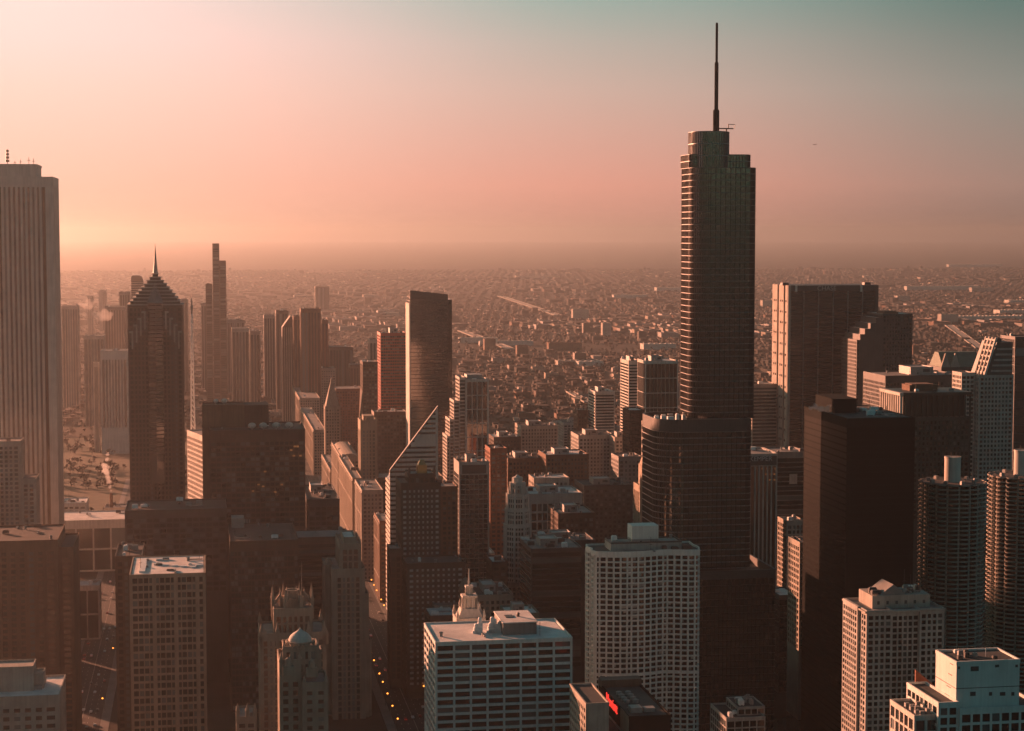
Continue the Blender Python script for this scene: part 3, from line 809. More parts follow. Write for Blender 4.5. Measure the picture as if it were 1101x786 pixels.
# ------------------------------------------------------------------ the tall glass tower with the needle
T = Tower('needle_tower', 741, 300, 1136, 'tallest dark glass tower with rounded corners, setbacks and a long needle spire', 'skyscraper')
X = lambda px, py, ly=0: T.hit(px, py, ly)[0]
Z = lambda px, py, ly=0: T.hit(px, py, ly)[1]
z0, z1, z2 = Z(770, 614, -16), Z(760, 452, -8), Z(770, 180)
zc = Z(768, 141, 4)
main = rrect(X(745, 300), X(813, 300), 0, 38, 11, 12, (11, 4, 11, 11))
floors_along(T, main, z1, z2, 3.9, .42, .1, 'silver', 'glass_steel', 3.0, 'dark_metal', .16, 'floor_bands', .2, 'roof_dark')
sh = rrect(X(742, 167, 8), X(808.5, 167, 8), 8, 34, 4)
zs = Z(770, 166, 8); floors_along(T, sh, z2-.1, zs, 3.6, .4, .15, 'silver', 'glass_steel', 1.9, 'dark_metal', .2, 'shoulder_bands', roof='roof_dark')
dr = rrect(X(748.5, 160, 3), X(789, 160, 3), 3, 32, 12, 12)
floors_along(T, dr, z2-.1, zc, 6.5, .5, .2, 'silver', 'glass_steel', 1.6, 'silver', .16, 'crown_bands', roof='roof_dark')
mid = rrect(X(708, 500, -8), X(808.5, 520, -8), -8, 46, 16, 14, (16, 4, 14, 14))
floors_along(T, mid, z0, z1-7, 3.9, .5, .12, 'silver', 'glass_steel', 3.0, 'dark_metal', .16, 'lower_bands', roof='roof_grey')
m = MB(); m.ring(offset(mid, .1), offset(mid, -1.2), z1-7, z1+.6); m.build('screen_wall', M['dark_metal'], T.e)
m = MB()
for a in range(0, len(mid)):
    (xa, ya), (xb, yb) = mid[a], mid[(a+1) % len(mid)]; L = hypot(xb-xa, yb-ya)
    for j in range(max(1, int(L/1.6))):
        t_ = j/max(1, int(L/1.6)); m.cyl(xa+(xb-xa)*t_, ya+(yb-ya)*t_, .18, z1-6.9, z1+.5, 4)
m.build('screen_louvres', M['dark_metal'], T.e)
base = rrect(X(742, 620, -16), X(834.5, 620, -16), -16, 50, 8, 5, (8, 2, 8, 8))
floors_along(T, base, 0, z0-5, 4.2, .45, .2, 'dark_metal', 'glass_black', 2.6, 'dark_metal', .14, 'base_bands', roof='roof_dark')
m = MB(); m.ring(offset(base, .15), offset(base, -1), z0-5, z0); m.build('base_screen', M['dark_metal'], T.e)
sx = X(770, 130, 18); tops = [(140, 118, 2.0), (118, 67, 1.25), (67, 25, .8)]
m = MB()
for a, b, r in tops:
    za_, zb_ = Z(770, a, 18), Z(770, b, 18)
    m.lathe(sx, 18, [(r, za_-(3 if a == 140 else 0)), (r, zb_-.8), (r*.86, zb_)], 12)
m.lathe(sx, 18, [(.8, Z(770, 25, 18)), (.02, Z(770, 24, 18))], 12)
m.build('spire', M['black_steel'], T.e)
m = MB(); cx_ = X(781, 138, 20); zr = zc
m.cyl(cx_, 20, .5, zr, zr+2.6, 8); m.box(cx_-5, cx_+4.5, 19.7, 20.3, zr+2.2, zr+2.9); m.box(cx_+1, cx_+1.5, 19.8, 20.2, zr+2.8, zr+5.4); m.tube((cx_+1.2, 20, zr+5.2), (cx_+5.6, 20, zr+5.0), .2); m.tube((cx_+5.4, 20, zr+5), (cx_+5.1, 20, zr+2.6), .15)
m.build('roof_crane', M['dark_metal'], T.e)
rng = random.Random(3)
for i in range(5):
    x = X(706+i*7, 452, 6+i*4); m = MB(); w_ = rng.uniform(1, 2.5); m.box(x-w_, x+w_, 5+i*3, 7.5+i*3, z1-7, z1+rng.uniform(.8, 2)); m.box(x-w_+.3, x+w_-.3, 5.4+i*3, 7.1+i*3, z1+2, z1+2.3); m.build('roof_unit', M['white_metal'], T.e)

# ------------------------------------------------------------------ front row, middle
st = S('grid', 8.3, 3.65, 1.0, 1.25, 'white_concrete', 'glass_dark', rec=1.1, edge=1.0, top=1.3)
T = Tower('white_grid_office', 468, 690, 870, 'white concrete office slab with wide dark windows and pale roof, bottom centre', 'office tower')
T.cap = 100
w, h = T.hit(615.5, 692)[0], T.hit(468, 692)[1]; yb = 70
while T.hit(560, 680, yb)[1] < h-30: break
# depth from the far roof edge at pixel row 667
lo, hi = 10, 150
for _ in range(40):
    mid_ = (lo+hi)/2
    if T.hit(540, 668, mid_)[1] < h: lo = mid_
    else: hi = mid_
d = 0.0
best = min(((abs(T.hit(540, 668, q)[1]-h), q) for q in range(10, 120)))[1]
T.block(0, w, 0, best, 0, h, st, zf=T.hit(540, 800)[1], roof='roof_white', parapet=.7)
xa, xb = T.hit(541, 686, 12)[0], T.hit(577, 686, 12)[0]; zp = T.hit(560, 670, 10)[1]
m = MB(); m.box(xa, xb, 12, best-6, h+.1, zp-.3); m.build('penthouse', M['grey_granite'], T.e)
m = MB(); m.box(xa-.4, xb+.4, 11.6, best-5.6, zp-.3, zp+.2); m.build('penthouse_roof', M['roof_white'], T.e)
m = MB(); m.box(xa+3, xa+7, best*.5, best*.5+6, zp+.2, zp+.5); m.build('roof_hatch', M['dark_metal'], T.e)
m = MB(); m.cyl(xa+9.5, best*.55, .7, zp+.2, zp+1.4, 8); m.cyl(xa+9.5, best*.55, 1.0, zp+1.4, zp+2.2, 8, .5); m.build('vent', M['dark_metal'], T.e)
for px, py, hh in ((516, 683, 7), (512, 684, 4), (529, 681, 7), (527, 683, 4), (532, 683, 6), (537, 684, 5)):
    q = best*.45; x = T.hit(px, py, q)[0]; m = MB()
    m.box(x-1.2, x+1.2, q-1.2, q+1.2, h+.1, h+hh*.7); m.lathe(x, q, [(1.0, h+hh*.7), (1.0, h+hh), (.5, h+hh+.7), (.02, h+hh+.8)], 10); m.box(x-2, x+1, q-1.9, q-1.25, h+.1, h+hh*.35)
    m.build('cooling_stack', M['white_metal'], T.e)
T.clutter(2, w-4, 2, best*.4, h, 3)
T.finish()

# wavy white apartment tower
T = Tower('wavy_apartments', 641, 590, 1000, 'pale apartment tower with a gently waving facade of white slabs and posts', 'apartment tower')
w = T.hit(754, 590)[0]; h = T.hit(690, 594)[1]; dd = 27
out = []
for i in range(49):
    u = i/48; x = u*w
    y = 1.7*cos(u*2*pi*1.5) + 1.7*cos(u*2*pi*3)*.25
    out.append((x, y))
out[0] = (0.6, 2.4); out[-1] = (w-.6, 2.4)
out += [(w, 4), (w+.9, dd*.3), (w, dd*.6), (w+.5, dd), (0, dd), (-1.2, dd*.75), (.3, dd*.5), (-1.2, dd*.25), (0, 4)]
core = offset(out, -1.1); zl = T.hit(690, 800)[1]
m = MB(); m.prism(core, zl-20, h-.4); m.build('glazing', M['glass_black'], T.e)
fh = 2.95; nfl = int((h-zl)/fh)
for i in range(nfl):
    z = h - 1.6 - i*fh
    m = MB(); m.ring(offset(out, .15), offset(out, -1.3), z-(.75 if i != 22 else 1.5), z)
    m.build('floor_slab', M['white_concrete'], T.e)
m = MB(); m.ring(offset(out, .2), offset(out, -.6), h-1.7, h+.9); m.build('parapet', M['white_concrete'], T.e)
m = MB(); m.prism(offset(out, -.7), h-.4, h); m.build('roof', M['roof_dark'], T.e)
k = 17
for i in range(k+1):
    u = i/k; j = min(48, int(u*48)); x, y = out[j]; wd = .42
    m = MB(); m.box(x-wd, x+wd, y-.05, y+1.3, zl-15, h-1); m.build('post', M['white_concrete'], T.e)
for i in range(5):
    y = 4+i*(dd-5)/4
    m = MB(); m.box(-.6, .4, y-.4, y+.4, zl-15, h-1); m.build('post', M['white_concrete'], T.e)
rg = random.Random(5)
m = MB()
for i in range(nfl):                                        # pale blinds behind some panes
    for j in range(k):
        if rg.random() < .35:
            z = h-1.6-i*fh-.75; a, b = out[min(48, int(j/k*48))], out[min(48, int((j+1)/k*48))]
            u0, u1 = rg.choice(((.1, .5), (.5, .95), (.1, .95), (.3, .6)))
            xa, xb = a[0]+(b[0]-a[0])*u0, a[0]+(b[0]-a[0])*u1; y = max(a[1], b[1])+.75
            m.box(xa, xb, y, y+.25, z-rg.uniform(.7, 2.0), z)
tag(m.build('blind', M['concrete'], T.e), kind='stuff')
xa, xb = T.hit(657, 582, 6)[0], T.hit(733, 582, 6)[0]; zz = T.hit(690, 584, 6)[1]
m = MB(); m.box(xa, xb, 6, 22, h, zz); m.build('penthouse', M['concrete'], T.e)
m = MB(); m.ring([(xa-.1, 5.9), (xb+.1, 5.9), (xb+.1, 22.1), (xa-.1, 22.1)], [(xa+.5, 6.5), (xb-.5, 6.5), (xb-.5, 21.5), (xa+.5, 21.5)], zz-.1, zz+.8); m.build('parapet', M['dark_metal'], T.e)
xc, xd = T.hit(679.5, 575, 9)[0], T.hit(708, 575, 9)[0]; ze = T.hit(690, 565.5, 9)[1]
m = MB(); m.box(xc, xd, 9, 20, zz, ze); m.build('lift_house', M['white_concrete'], T.e)
T.clutter(xa, xb, 6, 22, zz, 5, (xc, xd, 9, 20, 1)); T.clutter(1, w-1, 1, 7, h, 6)
T.finish()

# hotel block with the red sign
T = Tower('red_sign_hotel', 653, 760, 790, 'dark low hotel block carrying a red script sign along its roof', 'hotel')
X = lambda px, py, ly=0: T.hit(px, py, ly)[0]
h = T.hit(690, 772, 0)[1]
st = S('grid', 3.4, 3.3, 1.6, 1.6, 'pale_stone', 'glass_dark', rec=.4, edge=1.2, top=2)
dkst = S('blank', 4, 4, 1, 1, 'black_steel', 'glass_dark')
xs, xe = X(676, 772), X(707, 772); dlen = 62.0
T.block(xs, xe+6, 0, dlen, 0, h, dkst, zf=h-40, roof='roof_dark', parapet=.9)
m = MB(); m.box(xs-.12, xs-.02, 0, 16, h-11, h+.9); m.build('lit_panel', M['terracotta'], T.e)
xp = X(653, 760, 20)
lw = T.hit(637, 758, 0)
T.block(X(630, 759, 4), X(655, 759, 4), 4, 40, 0, T.hit(640, 758, 4)[1], S('grid', 3.2, 3.3, 1.3, 1.5, 'pale_stone', 'glass_dark', rec=.4, top=2), zf=h-40, faces='EW', roof='roof_dark', parapet=.9)
T.block(X(655, 759, 4)+.02, xs-.15, 6, 60, 0, h-9, S('grid', 3.2, 3.3, 1.3, 1.5, 'pale_stone', 'glass_dark', rec=.4, top=2), zf=h-40, roof='roof_dark', parapet=.6)
zt = T.hit(670, 741, dlen-6)[1]
m = MB(); m.box(xs-.1, xe+6.1, dlen-7, dlen-.05, h+.1, h+3.5); m.build('stair_house', M['brown_panel'], T.e)
sg = text_mesh('Marriott', 6.6, .2); sg.materials.append(M['red_sign'])
o = bpy.data.objects.new('lettering', sg); COL.objects.link(o); o.parent = T.e
o.location = (xs-.35, dlen*.52, h-1.6); o.rotation_euler = (pi/2, 0, -pi/2)
for i in range(4):
    for j in range(2):
        m = MB(); x, y = xs+5+j*4.2, 26+i*5; m.lathe(x, y, [(1.4, h+.1), (1.4, h+1.5), (1.1, h+1.6)], 10); m.cyl(x, y, .9, h+1.5, h+1.7, 10); m.build('roof_fan', M['grey_metal'], T.e)
m = MB(); m.box(xs+3, xs+8, 8, 14, h+.1, h+2.4); m.box(xs+9, xs+14, 9, 13, h+.1, h+1.8); m.tube((xs+3, 16, h+.6), (xs+14, 16, h+.6), .35); m.build('roof_unit', M['grey_metal'], T.e)
T.finish()

# dark low block with white frames
st = S('grid', 3.6, 3.9, .55, .7, 'concrete', 'glass_dark', rec=.4, edge=.6, top=.9)
T = tower('framed_low_block', 781, 823, 772, 930, 30, st, 'low dark block with thin pale window frames and a raised roof room', cat='building', roof='roof_dark', units=4, finish=False)
xa, xb = T.hit(793, 762, 7)[0], T.hit(823, 762, 7)[0]; z = T.hit(800, 761, 7)[1]
T.block(xa, xb-.3, 7, 28, T.h, z, st, roof='roof_dark', parapet=.5)
T.clutter(xa, xb, 8, 27, z, 8)
T.finish()

# ------------------------------------------------------------------ middle distance, centre
# sliced diamond office
T = Tower('sliced_roof_office', 419, 500, 1500, 'striped office tower whose roof is sliced off at a steep slant', 'office tower')
xa = 0.0; zl_, zt_ = T.hit(419, 506)[1], T.hit(470, 437)[1]; w = T.hit(470.5, 450)[0]; d = 36.0; zb = T.hit(419, 710)[1]
m = MB(); m.extrude_xz([(0.4, 0), (w-.4, 0), (w-.4, zt_-1.2), (0.4, zl_-1.2)], .5, 3); m.extrude_xz([(0.4, 0), (w-.4, 0), (w-.4, zt_-11), (0.4, zl_-11)], 3, d); m.build('glazing', M['glass_office'], T.e)
fh = 3.9; z = zl_; slope = (zt_-zl_)/w; n = 0
zz = zb
while zz < zt_-1.5:
    hh = 2.2 if not (zl_ < zz < zl_+3*fh and False) else 3.9
    if zt_-26 > zz > zl_+5*fh-2 and zz < zl_+8*fh: hh = 3.86          # blank plant floors under the peak
    x0 = 0 if zz+hh < zl_ else max(0, (zz+hh-zl_)/slope)
    if w-x0 > 1.2:
        q = MB(); q.box(x0, w-.02, 0, 3.2, zz, zz+hh)
        x1_ = 0 if zz+hh < zl_-10 else max(0, (zz+hh-zl_+10)/slope)
        if w-x1_ > 1: q.box(x1_, w-.03, 3.2, d+.3, zz, zz+hh)
        q.build('floor_band', M['white_stone'], T.e)
    zz += fh
m = MB(); m.box(w-1.6, w+.25, -.2, 3.3, zb, zt_-1.5); m.box(w-1.5, w+.2, 3.3, d+.4, zb, zt_-11.5); m.build('edge_pier', M['white_stone'], T.e)
m = MB(); m.extrude_xz([(-.1, zl_-1.4), (w+.25, zt_-1.6), (w+.25, zt_+.4), (-.1, zl_+.3)], -.25, 3.4); m.build('slanted_roof', M['grey_granite'], T.e)
T.finish()

# dark brick tower with pinnacle
T = Tower('pinnacle_tower', 431, 520, 1290, 'dark brick tower with a slim gilded pinnacle in front of the sliced office', 'office tower')
st = S('grid', 3.3, 3.7, 1.9, 1.9, 'dark_brick', 'sign_pale', rec=.4, edge=1.6, top=4)
w = T.hit(474, 530)[0]; zs = T.hit(440, 521)[1]; zl = T.hit(440, 655)[1]
T.cap = 90
T.block(0, w, 0, 36, 0, zs, st, zf=zl, roof='roof_dark')
xa, xb = T.hit(439, 510, 6)[0], T.hit(468, 510, 6)[0]
T.block(xa, xb, 5, 28, zs, T.hit(450, 511, 5)[1], S('vert', 3, 3.6, 1.3, 1, 'dark_brick', 'glass_flat', rec=.4, edge=1.4, top=2), parapet=1.2)
xc, xd = T.hit(449, 500, 10)[0], T.hit(459, 500, 10)[0]; zc = T.hit(452, 497, 10)[1]
m = MB(); m.box(xc, xd, 10, 17, zs+5, zc-2)
for q in (xc, xd-.9): m.box(q, q+.9, 9.7, 17.3, zs+5, zc-3.5)
m.prism([(xc+.5, 10.5), (xd-.5, 10.5), (xd-.5, 16.5), (xc+.5, 16.5)], zc-2, zc+1.5, [(xc+2, 12.5), (xd-2, 12.5), (xd-2, 14), (xc+2, 14)]); m.build('pinnacle', M['gold'], T.e)
for q in (xa, xb-1.4):
    m = MB(); m.box(q, q+1.4, 5, 6.4, zs+6, zs+10); m.prism([(q, 5), (q+1.4, 5), (q+1.4, 6.4), (q, 6.4)], zs+10, zs+12, [(q+.6, 5.6), (q+.8, 5.6), (q+.8, 5.8), (q+.6, 5.8)]); m.build('finial', M['dark_brick'], T.e)
T.finish()
tower('slender_slab', 419, 432, 590, 1262, 20, S('vert', 3, 3.8, 1.2, 1, 'dark_brick', 'glass_flat', rec=.3, top=5), 'narrow dark slab at the street corner below the striped office', low=730, units=1)
tower('dotted_brick_block', 437, 500, 606, 1235, 30, S('grid', 3.6, 3.7, 2.1, 2.1, 'dark_brick', 'sign_pale', rec=.35, top=3), 'low dark brick block dotted with small pale windows', low=740, units=6, roof='roof_dark')
tower('corner_brick_block', 474, 492, 523, 1330, 26, S('grid', 3.2, 3.7, 1.5, 1.6, 'brown_brick', 'glass_flat', rec=.35, top=3), 'brown brick block tucked between the pinnacle tower and the dark glass block', low=620, units=3)
# dark glass block with pale frame
T = tower('framed_glass_block', 493.5, 526, 497, 1425, 30, S('curtain', 3.4, 3.9, .3, .5, 'concrete', 'glass_black', rec=.5, edge=1.3, top=9), 'dark glass block framed by pale edges in front of the ribbed residential tower', low=690, units=6, roof='brown_brick', big=(.3, .62, .3, .6, 5), finish=False)
m = MB(); m.box(2.4, T.w-2.4, -.1, .05, T.h-8, T.h-1.2); m.build('sign_panel', M['dark_metal'], T.e)
T.finish()
# ribbed residential tower with stepped east side
st = S('curtain', 4.6, 13, .75, .75, 'white_stone', 'glass_mirror', rec=.5, edge=1.4, top=1.2)
T = tower('ribbed_residential', 500.5, 525.5, 408, 1680, 26, st, 'slim residential tower with pale ribs and sunlit balconies stepping down its side', cat='apartment tower', low=560, units=3, finish=False, roof='roof_grey')
xm = T.w*.35
m = MB(); m.box(2, T.w*.75, 5, 22, T.h, T.h+5); m.build('penthouse', M['grey_metal'], T.e)
for a, b, top, y0, y1 in ((494, 500.5, 407, 3, 30), (488, 494, 432, 5, 34), (483.5, 488, 452, 7, 38), (480.5, 483.5, 470, 9, 40)):
    x0, x1 = T.hit(a, top, y0)[0], T.hit(b, top, y0)[0]; z = T.hit(a, top, y0)[1]
    T.block(x0, x1-.02, y0, y1, 0, z, S('grid', 3.2, 3.3, .5, 1.2, 'white_stone', 'glass_office', rec=.8, edge=.5, top=1.2), zf=T.hit(a, 575, y0)[1])
T.finish()
# tall smooth glass tower
T = Tower('smooth_glass_tower', 441, 318, 1960, 'tall smooth dark glass tower with a slightly sloping roof edge', 'skyscraper')
w = T.hit(481.5, 318)[0]; z1, z2 = T.hit(441, 312)[1], T.hit(481, 316.5)[1]; d = 34; x2 = T.hit(486, 322, 4)[0]; z3 = T.hit(484, 322, 4)[1]; zb = T.hit(450, 560)[1]
m = MB(); m.extrude_xz([(0, zb), (w, zb), (w, z2-.6), (0, z1-.6)], 0, d); m.build('glazing', M['glass_mirror'], T.e)
m = MB(); m.box(w, x2, 4, d-2, zb, z3); m.build('side_bay', M['glass_mirror'], T.e)
m = MB(); z = zb
while z < z1-1:
    xr = w if z < z2-1 else 0
    if xr: m.box(-.12, xr+.1, -.12, d+.1, z, z+.45)
    z += 3.9
m.build('floor_bands', M['dark_metal'], T.e)
m = MB()
for i in range(27): m.box(i*w/26-.06, i*w/26+.06, -.16, 0, zb, z2-1)
m.build('mullions', M['dark_metal'], T.e)
m = MB(); m.extrude_xz([(-.15, z1-9), (w+.12, z2-6), (w+.12, z2), (-.15, z1)], -.2, 1.2); m.build('roof_screen', M['dark_metal'], T.e)
m = MB(); m.box(-1.2, -.02, -.5, d, zb, z1-14); m.build('painted_sunlit_side', M['white_stone'], T.e)  # sunlight on the east side, put in as a white slab
T.clutter(1, w-1, 3, d-2, z2-6, 4)
T.finish()
tower('red_steel_tower', 409, 437, 358, 2380, 44, S('grid', 2.9, 3.9, .5, 1.9, 'red_steel', 'glass_flat', rec=.6, edge=1, top=3), 'brick-red steel tower with a glowing sunlit side', low=520, units=5, big=(.4, .7, .3, .7, 6))
T = tower('flared_dark_tower', 390, 406, 389, 2230, 40, S('grid', 3, 3.8, .9, 1.5, 'dark_brick', 'glass_flat', rec=.5, top=3), 'dark tower with a flaring foot left of the red steel tower', low=480, units=2, finish=False)
m = MB(); zf_ = T.hit(388, 455)[1]; m.extrude_xz([(-5, 0), (0, 0), (0, T.hit(390, 420)[1])], 0, 40); m.build('flared_foot', M['dark_brick'], T.e)
T.finish()
tower('plain_grey_block', 402, 437, 443, 2010, 30, S('grid', 3.4, 3.8, 1, 1.6, 'brown_panel', 'glass_flat', rec=.4, top=3), 'plain brown-grey block below the red steel tower', low=540, units=6)

# octagonal terracotta tower
T = Tower('octagon_tower', 545, 560, 1290, 'slender white terracotta tower that turns octagonal and tapers to a stepped top', 'office tower')
w = T.hit(572, 600)[0]; cx_, cy_ = w/2, w/2; zl = T.hit(558, 640)[1]
def octa(r): return [(cx_+r*cos(pi/8+i*pi/4), cy_+r*sin(pi/8+i*pi/4)) for i in range(8)]
def octstage(r, z0, z1, first):
    m = MB(); m.prism(octa(r-.7), z0, z1-.1); m.build('glazing', M['glass_office'], T.e)
    po = octa(r)
    m = MB()
    for i in range(8):
        a, b = Vector(po[i]), Vector(po[(i+1) % 8])
        m.cyl(a.x, a.y, .85, z0, z1+.6, 6)
        for t_ in (.36, .64): c = a+(b-a)*t_; m.cyl(c.x, c.y, .35, z0, z1, 5)
    m.build('piers', M['white_stone'], T.e)
    m = MB(); z = z0
    while z < z1-1: m.ring(octa(r-.12), octa(r-1), z, z+1.25); z += 3.7
    m.ring(octa(r+.35), octa(r-1), z1-1.5, z1+.3); m.build('floor_bands', M['white_stone'], T.e)
    m = MB(); m.prism(octa(r-.4), z1-.1, z1+.1); m.build('roof', M['roof_grey'], T.e)
r0 = w/2*1.04
zz = [T.hit(558, p)[1] for p in (622, 566, 549, 533, 521, 514)]
octstage(r0, zl, zz[1], True); octstage(r0*.9, zz[1], zz[2], False); octstage(r0*.82, zz[2], zz[3], False); octstage(r0*.56, zz[3], zz[4], False)
m = MB(); m.lathe(cx_, cy_, [(r0*.42, zz[4]), (r0*.42, zz[4]+4), (r0*.25, zz[4]+4.2), (r0*.22, zz[5]), (.05, zz[5]+1.5)], 8); m.build('lantern', M['white_stone'], T.e)
for i in range(8):
    a = pi/8+i*pi/4
    pinnacle(cx_+r0*.72*cos(a), cy_+r0*.72*sin(a), zz[3]-2, 7, .5).build('pinnacle', M['white_stone'], T.e)
zb = T.hit(558, 628, -6)[1]
T.block(-8, w+8, -6, 34, 0, zb, S('grid', 3.2, 3.7, 1.2, 1.4, 'terracotta', 'glass_office', rec=.5), zf=T.hit(558, 700)[1])
T.finish()

# clock tower with tiered lantern, and the cupola building behind
T = Tower('tiered_clock_tower', 494, 680, 955, 'white terracotta tower with tiered columned lantern behind the white grid office', 'clock tower')
X = lambda px, py, ly=0: T.hit(px, py, ly)[0]
Z = lambda py, ly=0: T.hit(508, py, ly)[1]
tc_ = M['white_stone']
xa, xb = X(491, 680), X(522, 680); cx_ = (xa+xb)/2; d = xb-xa; cy_ = d/2
T.block(xa, xb, 0, d, 0, Z(667), S('grid', 3, 3.7, 1.5, 1.3, 'white_stone', 'glass_flat', rec=.5, top=3), zf=Z(800))
def tier(half, z0, z1, name, cols=4):
    m = MB(); m.box(cx_-half*.72, cx_+half*.72, cy_-half*.72, cy_+half*.72, z0, z1); m.build(name, tc_, T.e)
    m = MB()
    for i in range(cols):
        q = -half+.4 + (2*half-.8)*i/(cols-1)
        for a, b in ((q, -half+.4), (q, half-.4), (-half+.4, q), (half-.4, q)): m.cyl(cx_+a, cy_+b, .38, z0, z1-.6, 6)
    m.build('columns', tc_, T.e)
    m = MB(); m.box(cx_-half, cx_+half, cy_-half, cy_+half, z1-.7, z1+.4); m.build('cornice', tc_, T.e)
z = Z(667); m = MB(); m.prism([(cx_-d*.46, cy_-d*.46), (cx_+d*.46, cy_-d*.46), (cx_+d*.46, cy_+d*.46), (cx_-d*.46, cy_+d*.46)], z, Z(656), [(cx_-d*.3, cy_-d*.3), (cx_+d*.3, cy_-d*.3), (cx_+d*.3, cy_+d*.3), (cx_-d*.3, cy_+d*.3)]); m.build('stepped_roof', tc_, T.e)
tier(d*.26, Z(657), Z(643), 'lantern')
tier(d*.13, Z(643), Z(633), 'upper_lantern', 3)
m = MB(); m.cyl(cx_, cy_, .55, Z(633), Z(614), 8, .25); m.build('spire', tc_, T.e)
for q in (-1, 1):
    for y in (0.6, d-.6): pinnacle(cx_+q*(d/2-.7), y, z-3, 9, .7).build('pinnacle', tc_, T.e)
    for y in (cy_-d*.28, cy_+d*.28): pinnacle(cx_+q*d*.28, y, Z(656)-2, 6, .5).build('pinnacle', tc_, T.e)
T.finish()

T = tower('cupola_office', 467, 512, 651, 1225, 34, S('grid', 3.4, 3.9, 1.4, 1.2, 'terracotta', 'glass_flat', rec=.6, top=6), 'ornate terracotta office block crowned by a small domed cupola', units=3, finish=False)
xq = T.hit(501, 640, 10)[0]; Zc = lambda py: T.hit(501, py, 10)[1]
m = MB(); r = 4.0; m.cyl(xq, 12, r*.75, T.h, Zc(634), 10)
for i in range(8): m.cyl(xq+r*cos(i*pi/4), 12+r*sin(i*pi/4), .5, T.h, Zc(634), 6)
m.cyl(xq, 12, r*1.15, Zc(634), Zc(632.5), 16); m.build('cupola_drum', M['terracotta'], T.e)
z0, z1 = Zc(632.5), Zc(621); m = MB(); m.lathe(xq, 12, [(r*1.05, z0), (r*1.0, z0+(z1-z0)*.25), (r*.8, z0+(z1-z0)*.55), (r*.45, z0+(z1-z0)*.85), (.3, z1), (.3, z1+2), (.02, z1+4)], 16); m.build('cupola_dome', M['terracotta'], T.e, smooth=False)
T.finish()

# ------------------------------------------------------------------ right-hand towers
# company-name stripes tower
sv = S('vert', 3.2, 4, 1.1, 0, 'concrete', 'glass_dark', rec=.8, edge=1.2, top=8)
T = tower('striped_name_tower', 806, 836, 488, 1330, 40, sv, 'dark tower with pale vertical fins and a company name along its flat top', low=740, units=4, finish=False)
m = MB(); m.box(.6, T.w-.6, -.1, .02, T.h-7.4, T.h-.8); m.build('sign_panel', M['dark_granite'], T.e)
sg = text_mesh('KEMPER', 4.8, .12); sg.materials.append(M['sign_pale'])
o = bpy.data.objects.new('lettering', sg); COL.objects.link(o); o.parent = T.e; o.location = (T.hit(818, 494)[0], -.22, T.hit(818, 493.5)[1]); o.rotation_euler = (pi/2, 0, 0)
for px, py in ((820, 504), (825, 504), (830, 504), (834, 504), (824, 510), (829, 510), (833, 510), (828, 516), (833, 516)):
    x, zz = T.hit(px, py)
    if x < T.w-.9: m = MB(); m.box(x-.6, x+.6, .45, .68, zz-.5, zz+.5); m.build('lit_window', M['lit_window'], T.e)
T.finish()
T = tower('lined_dark_block', 834, 868, 486, 1450, 34, S('horiz', 3, 3.7, .5, .7, 'grey_granite', 'glass_dark', rec=.4, top=4), 'dark block with fine pale floor lines squeezed beside the black tower', low=640, units=5, finish=False)
x, zz = T.hit(853, 515); m = MB(); m.box(x-3.2, x+3.2, -.08, .1, zz-4, zz+4); m.build('bright_window', M['pale_stone'], T.e)
T.finish()
tower('banded_block', 809, 836, 413, 2010, 36, S('horiz', 3, 3.8, .8, 1.7, 'pale_stone', 'glass_dark', rec=.6, top=3), 'pale banded block glimpsed between the needle tower and the bank tower', low=500, units=5)
tower('low_lit_block', 846, 866, 560, 1350, 22, S('grid', 3.2, 3.8, 1, 1.2, 'pale_stone', 'glass_dark', rec=.5), 'small dark block with a sunlit edge in the street gap', cat='building', low=640, units=4, finish=True)
tower('window_edge_block', 860, 880, 583, 1180, 24, S('grid', 3.4, 3.7, 1.1, 1.3, 'pale_stone', 'glass_dark', rec=.6), 'dark block whose narrow sunlit window edge shows left of the black tower', cat='building', low=700, units=2)

# bank tower with name
T = Tower('bank_tower', 848, 307, 1980, 'dark curving bank tower with one bright sunlit end and a name at the top', 'skyscraper')
w = T.hit(944.5, 307)[0]; h = T.hit(848, 307)[1]; zb = T.hit(850, 500)[1]
ep = (848-216)/FPX
dd = 54.0
m = MB(); m.box(1, w-1, 1.2, dd-1, zb, h-4); m.build('glazing', M['glass_black'], T.e)
nb = 6; pier = 1.8
for i in range(nb+1):
    x = i*(w-pier)/nb
    if i in (0, nb): continue
    q = MB(); q.box(x, x+pier*.7, 0, 1.4, zb, h-6); q.build('pier', M['grey_granite'], T.e)
m = MB(); z = zb
while z < h-8:
    m.box(2, w-2, .45, 1.3, z, z+1.0); z += 3.9
m.build('floor_bands', M['dark_granite'], T.e)
for k, (a, b) in enumerate(((0, 17), (24, 41), (48, dd))): pass
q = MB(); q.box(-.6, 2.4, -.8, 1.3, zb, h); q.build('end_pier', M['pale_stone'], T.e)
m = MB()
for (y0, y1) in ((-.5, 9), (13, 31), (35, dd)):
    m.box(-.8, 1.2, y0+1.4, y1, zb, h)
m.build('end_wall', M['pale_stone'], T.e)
z = zb+2; k = 0
while z < h-8:
    for y in (4.5, 17, 23, 39, 45):
        q = MB(); q.box(-.95, -.7, y, y+3.2, z, z+2.2)
        o = q.build('end_window', M['glass_dark'], T.e); k += 1
        if k >= 98: break
    if k >= 98: break
    z += 11.5
m = MB(); m.box(2.4, w, .2, dd, h-6, h); m.build('top_band', M['dark_granite'], T.e)
m = MB(); m.box(w-4, w, -.4, 1.3, zb, h); m.build('end_pier', M['dark_granite'], T.e)
for px in (856, 926): 
    x = T.hit(px, 310)[0]; m = MB(); m.box(x-1.2, x+1.2, -.5, .25, h-7, h+.4); m.build('top_notch', M['white_stone'], T.e)
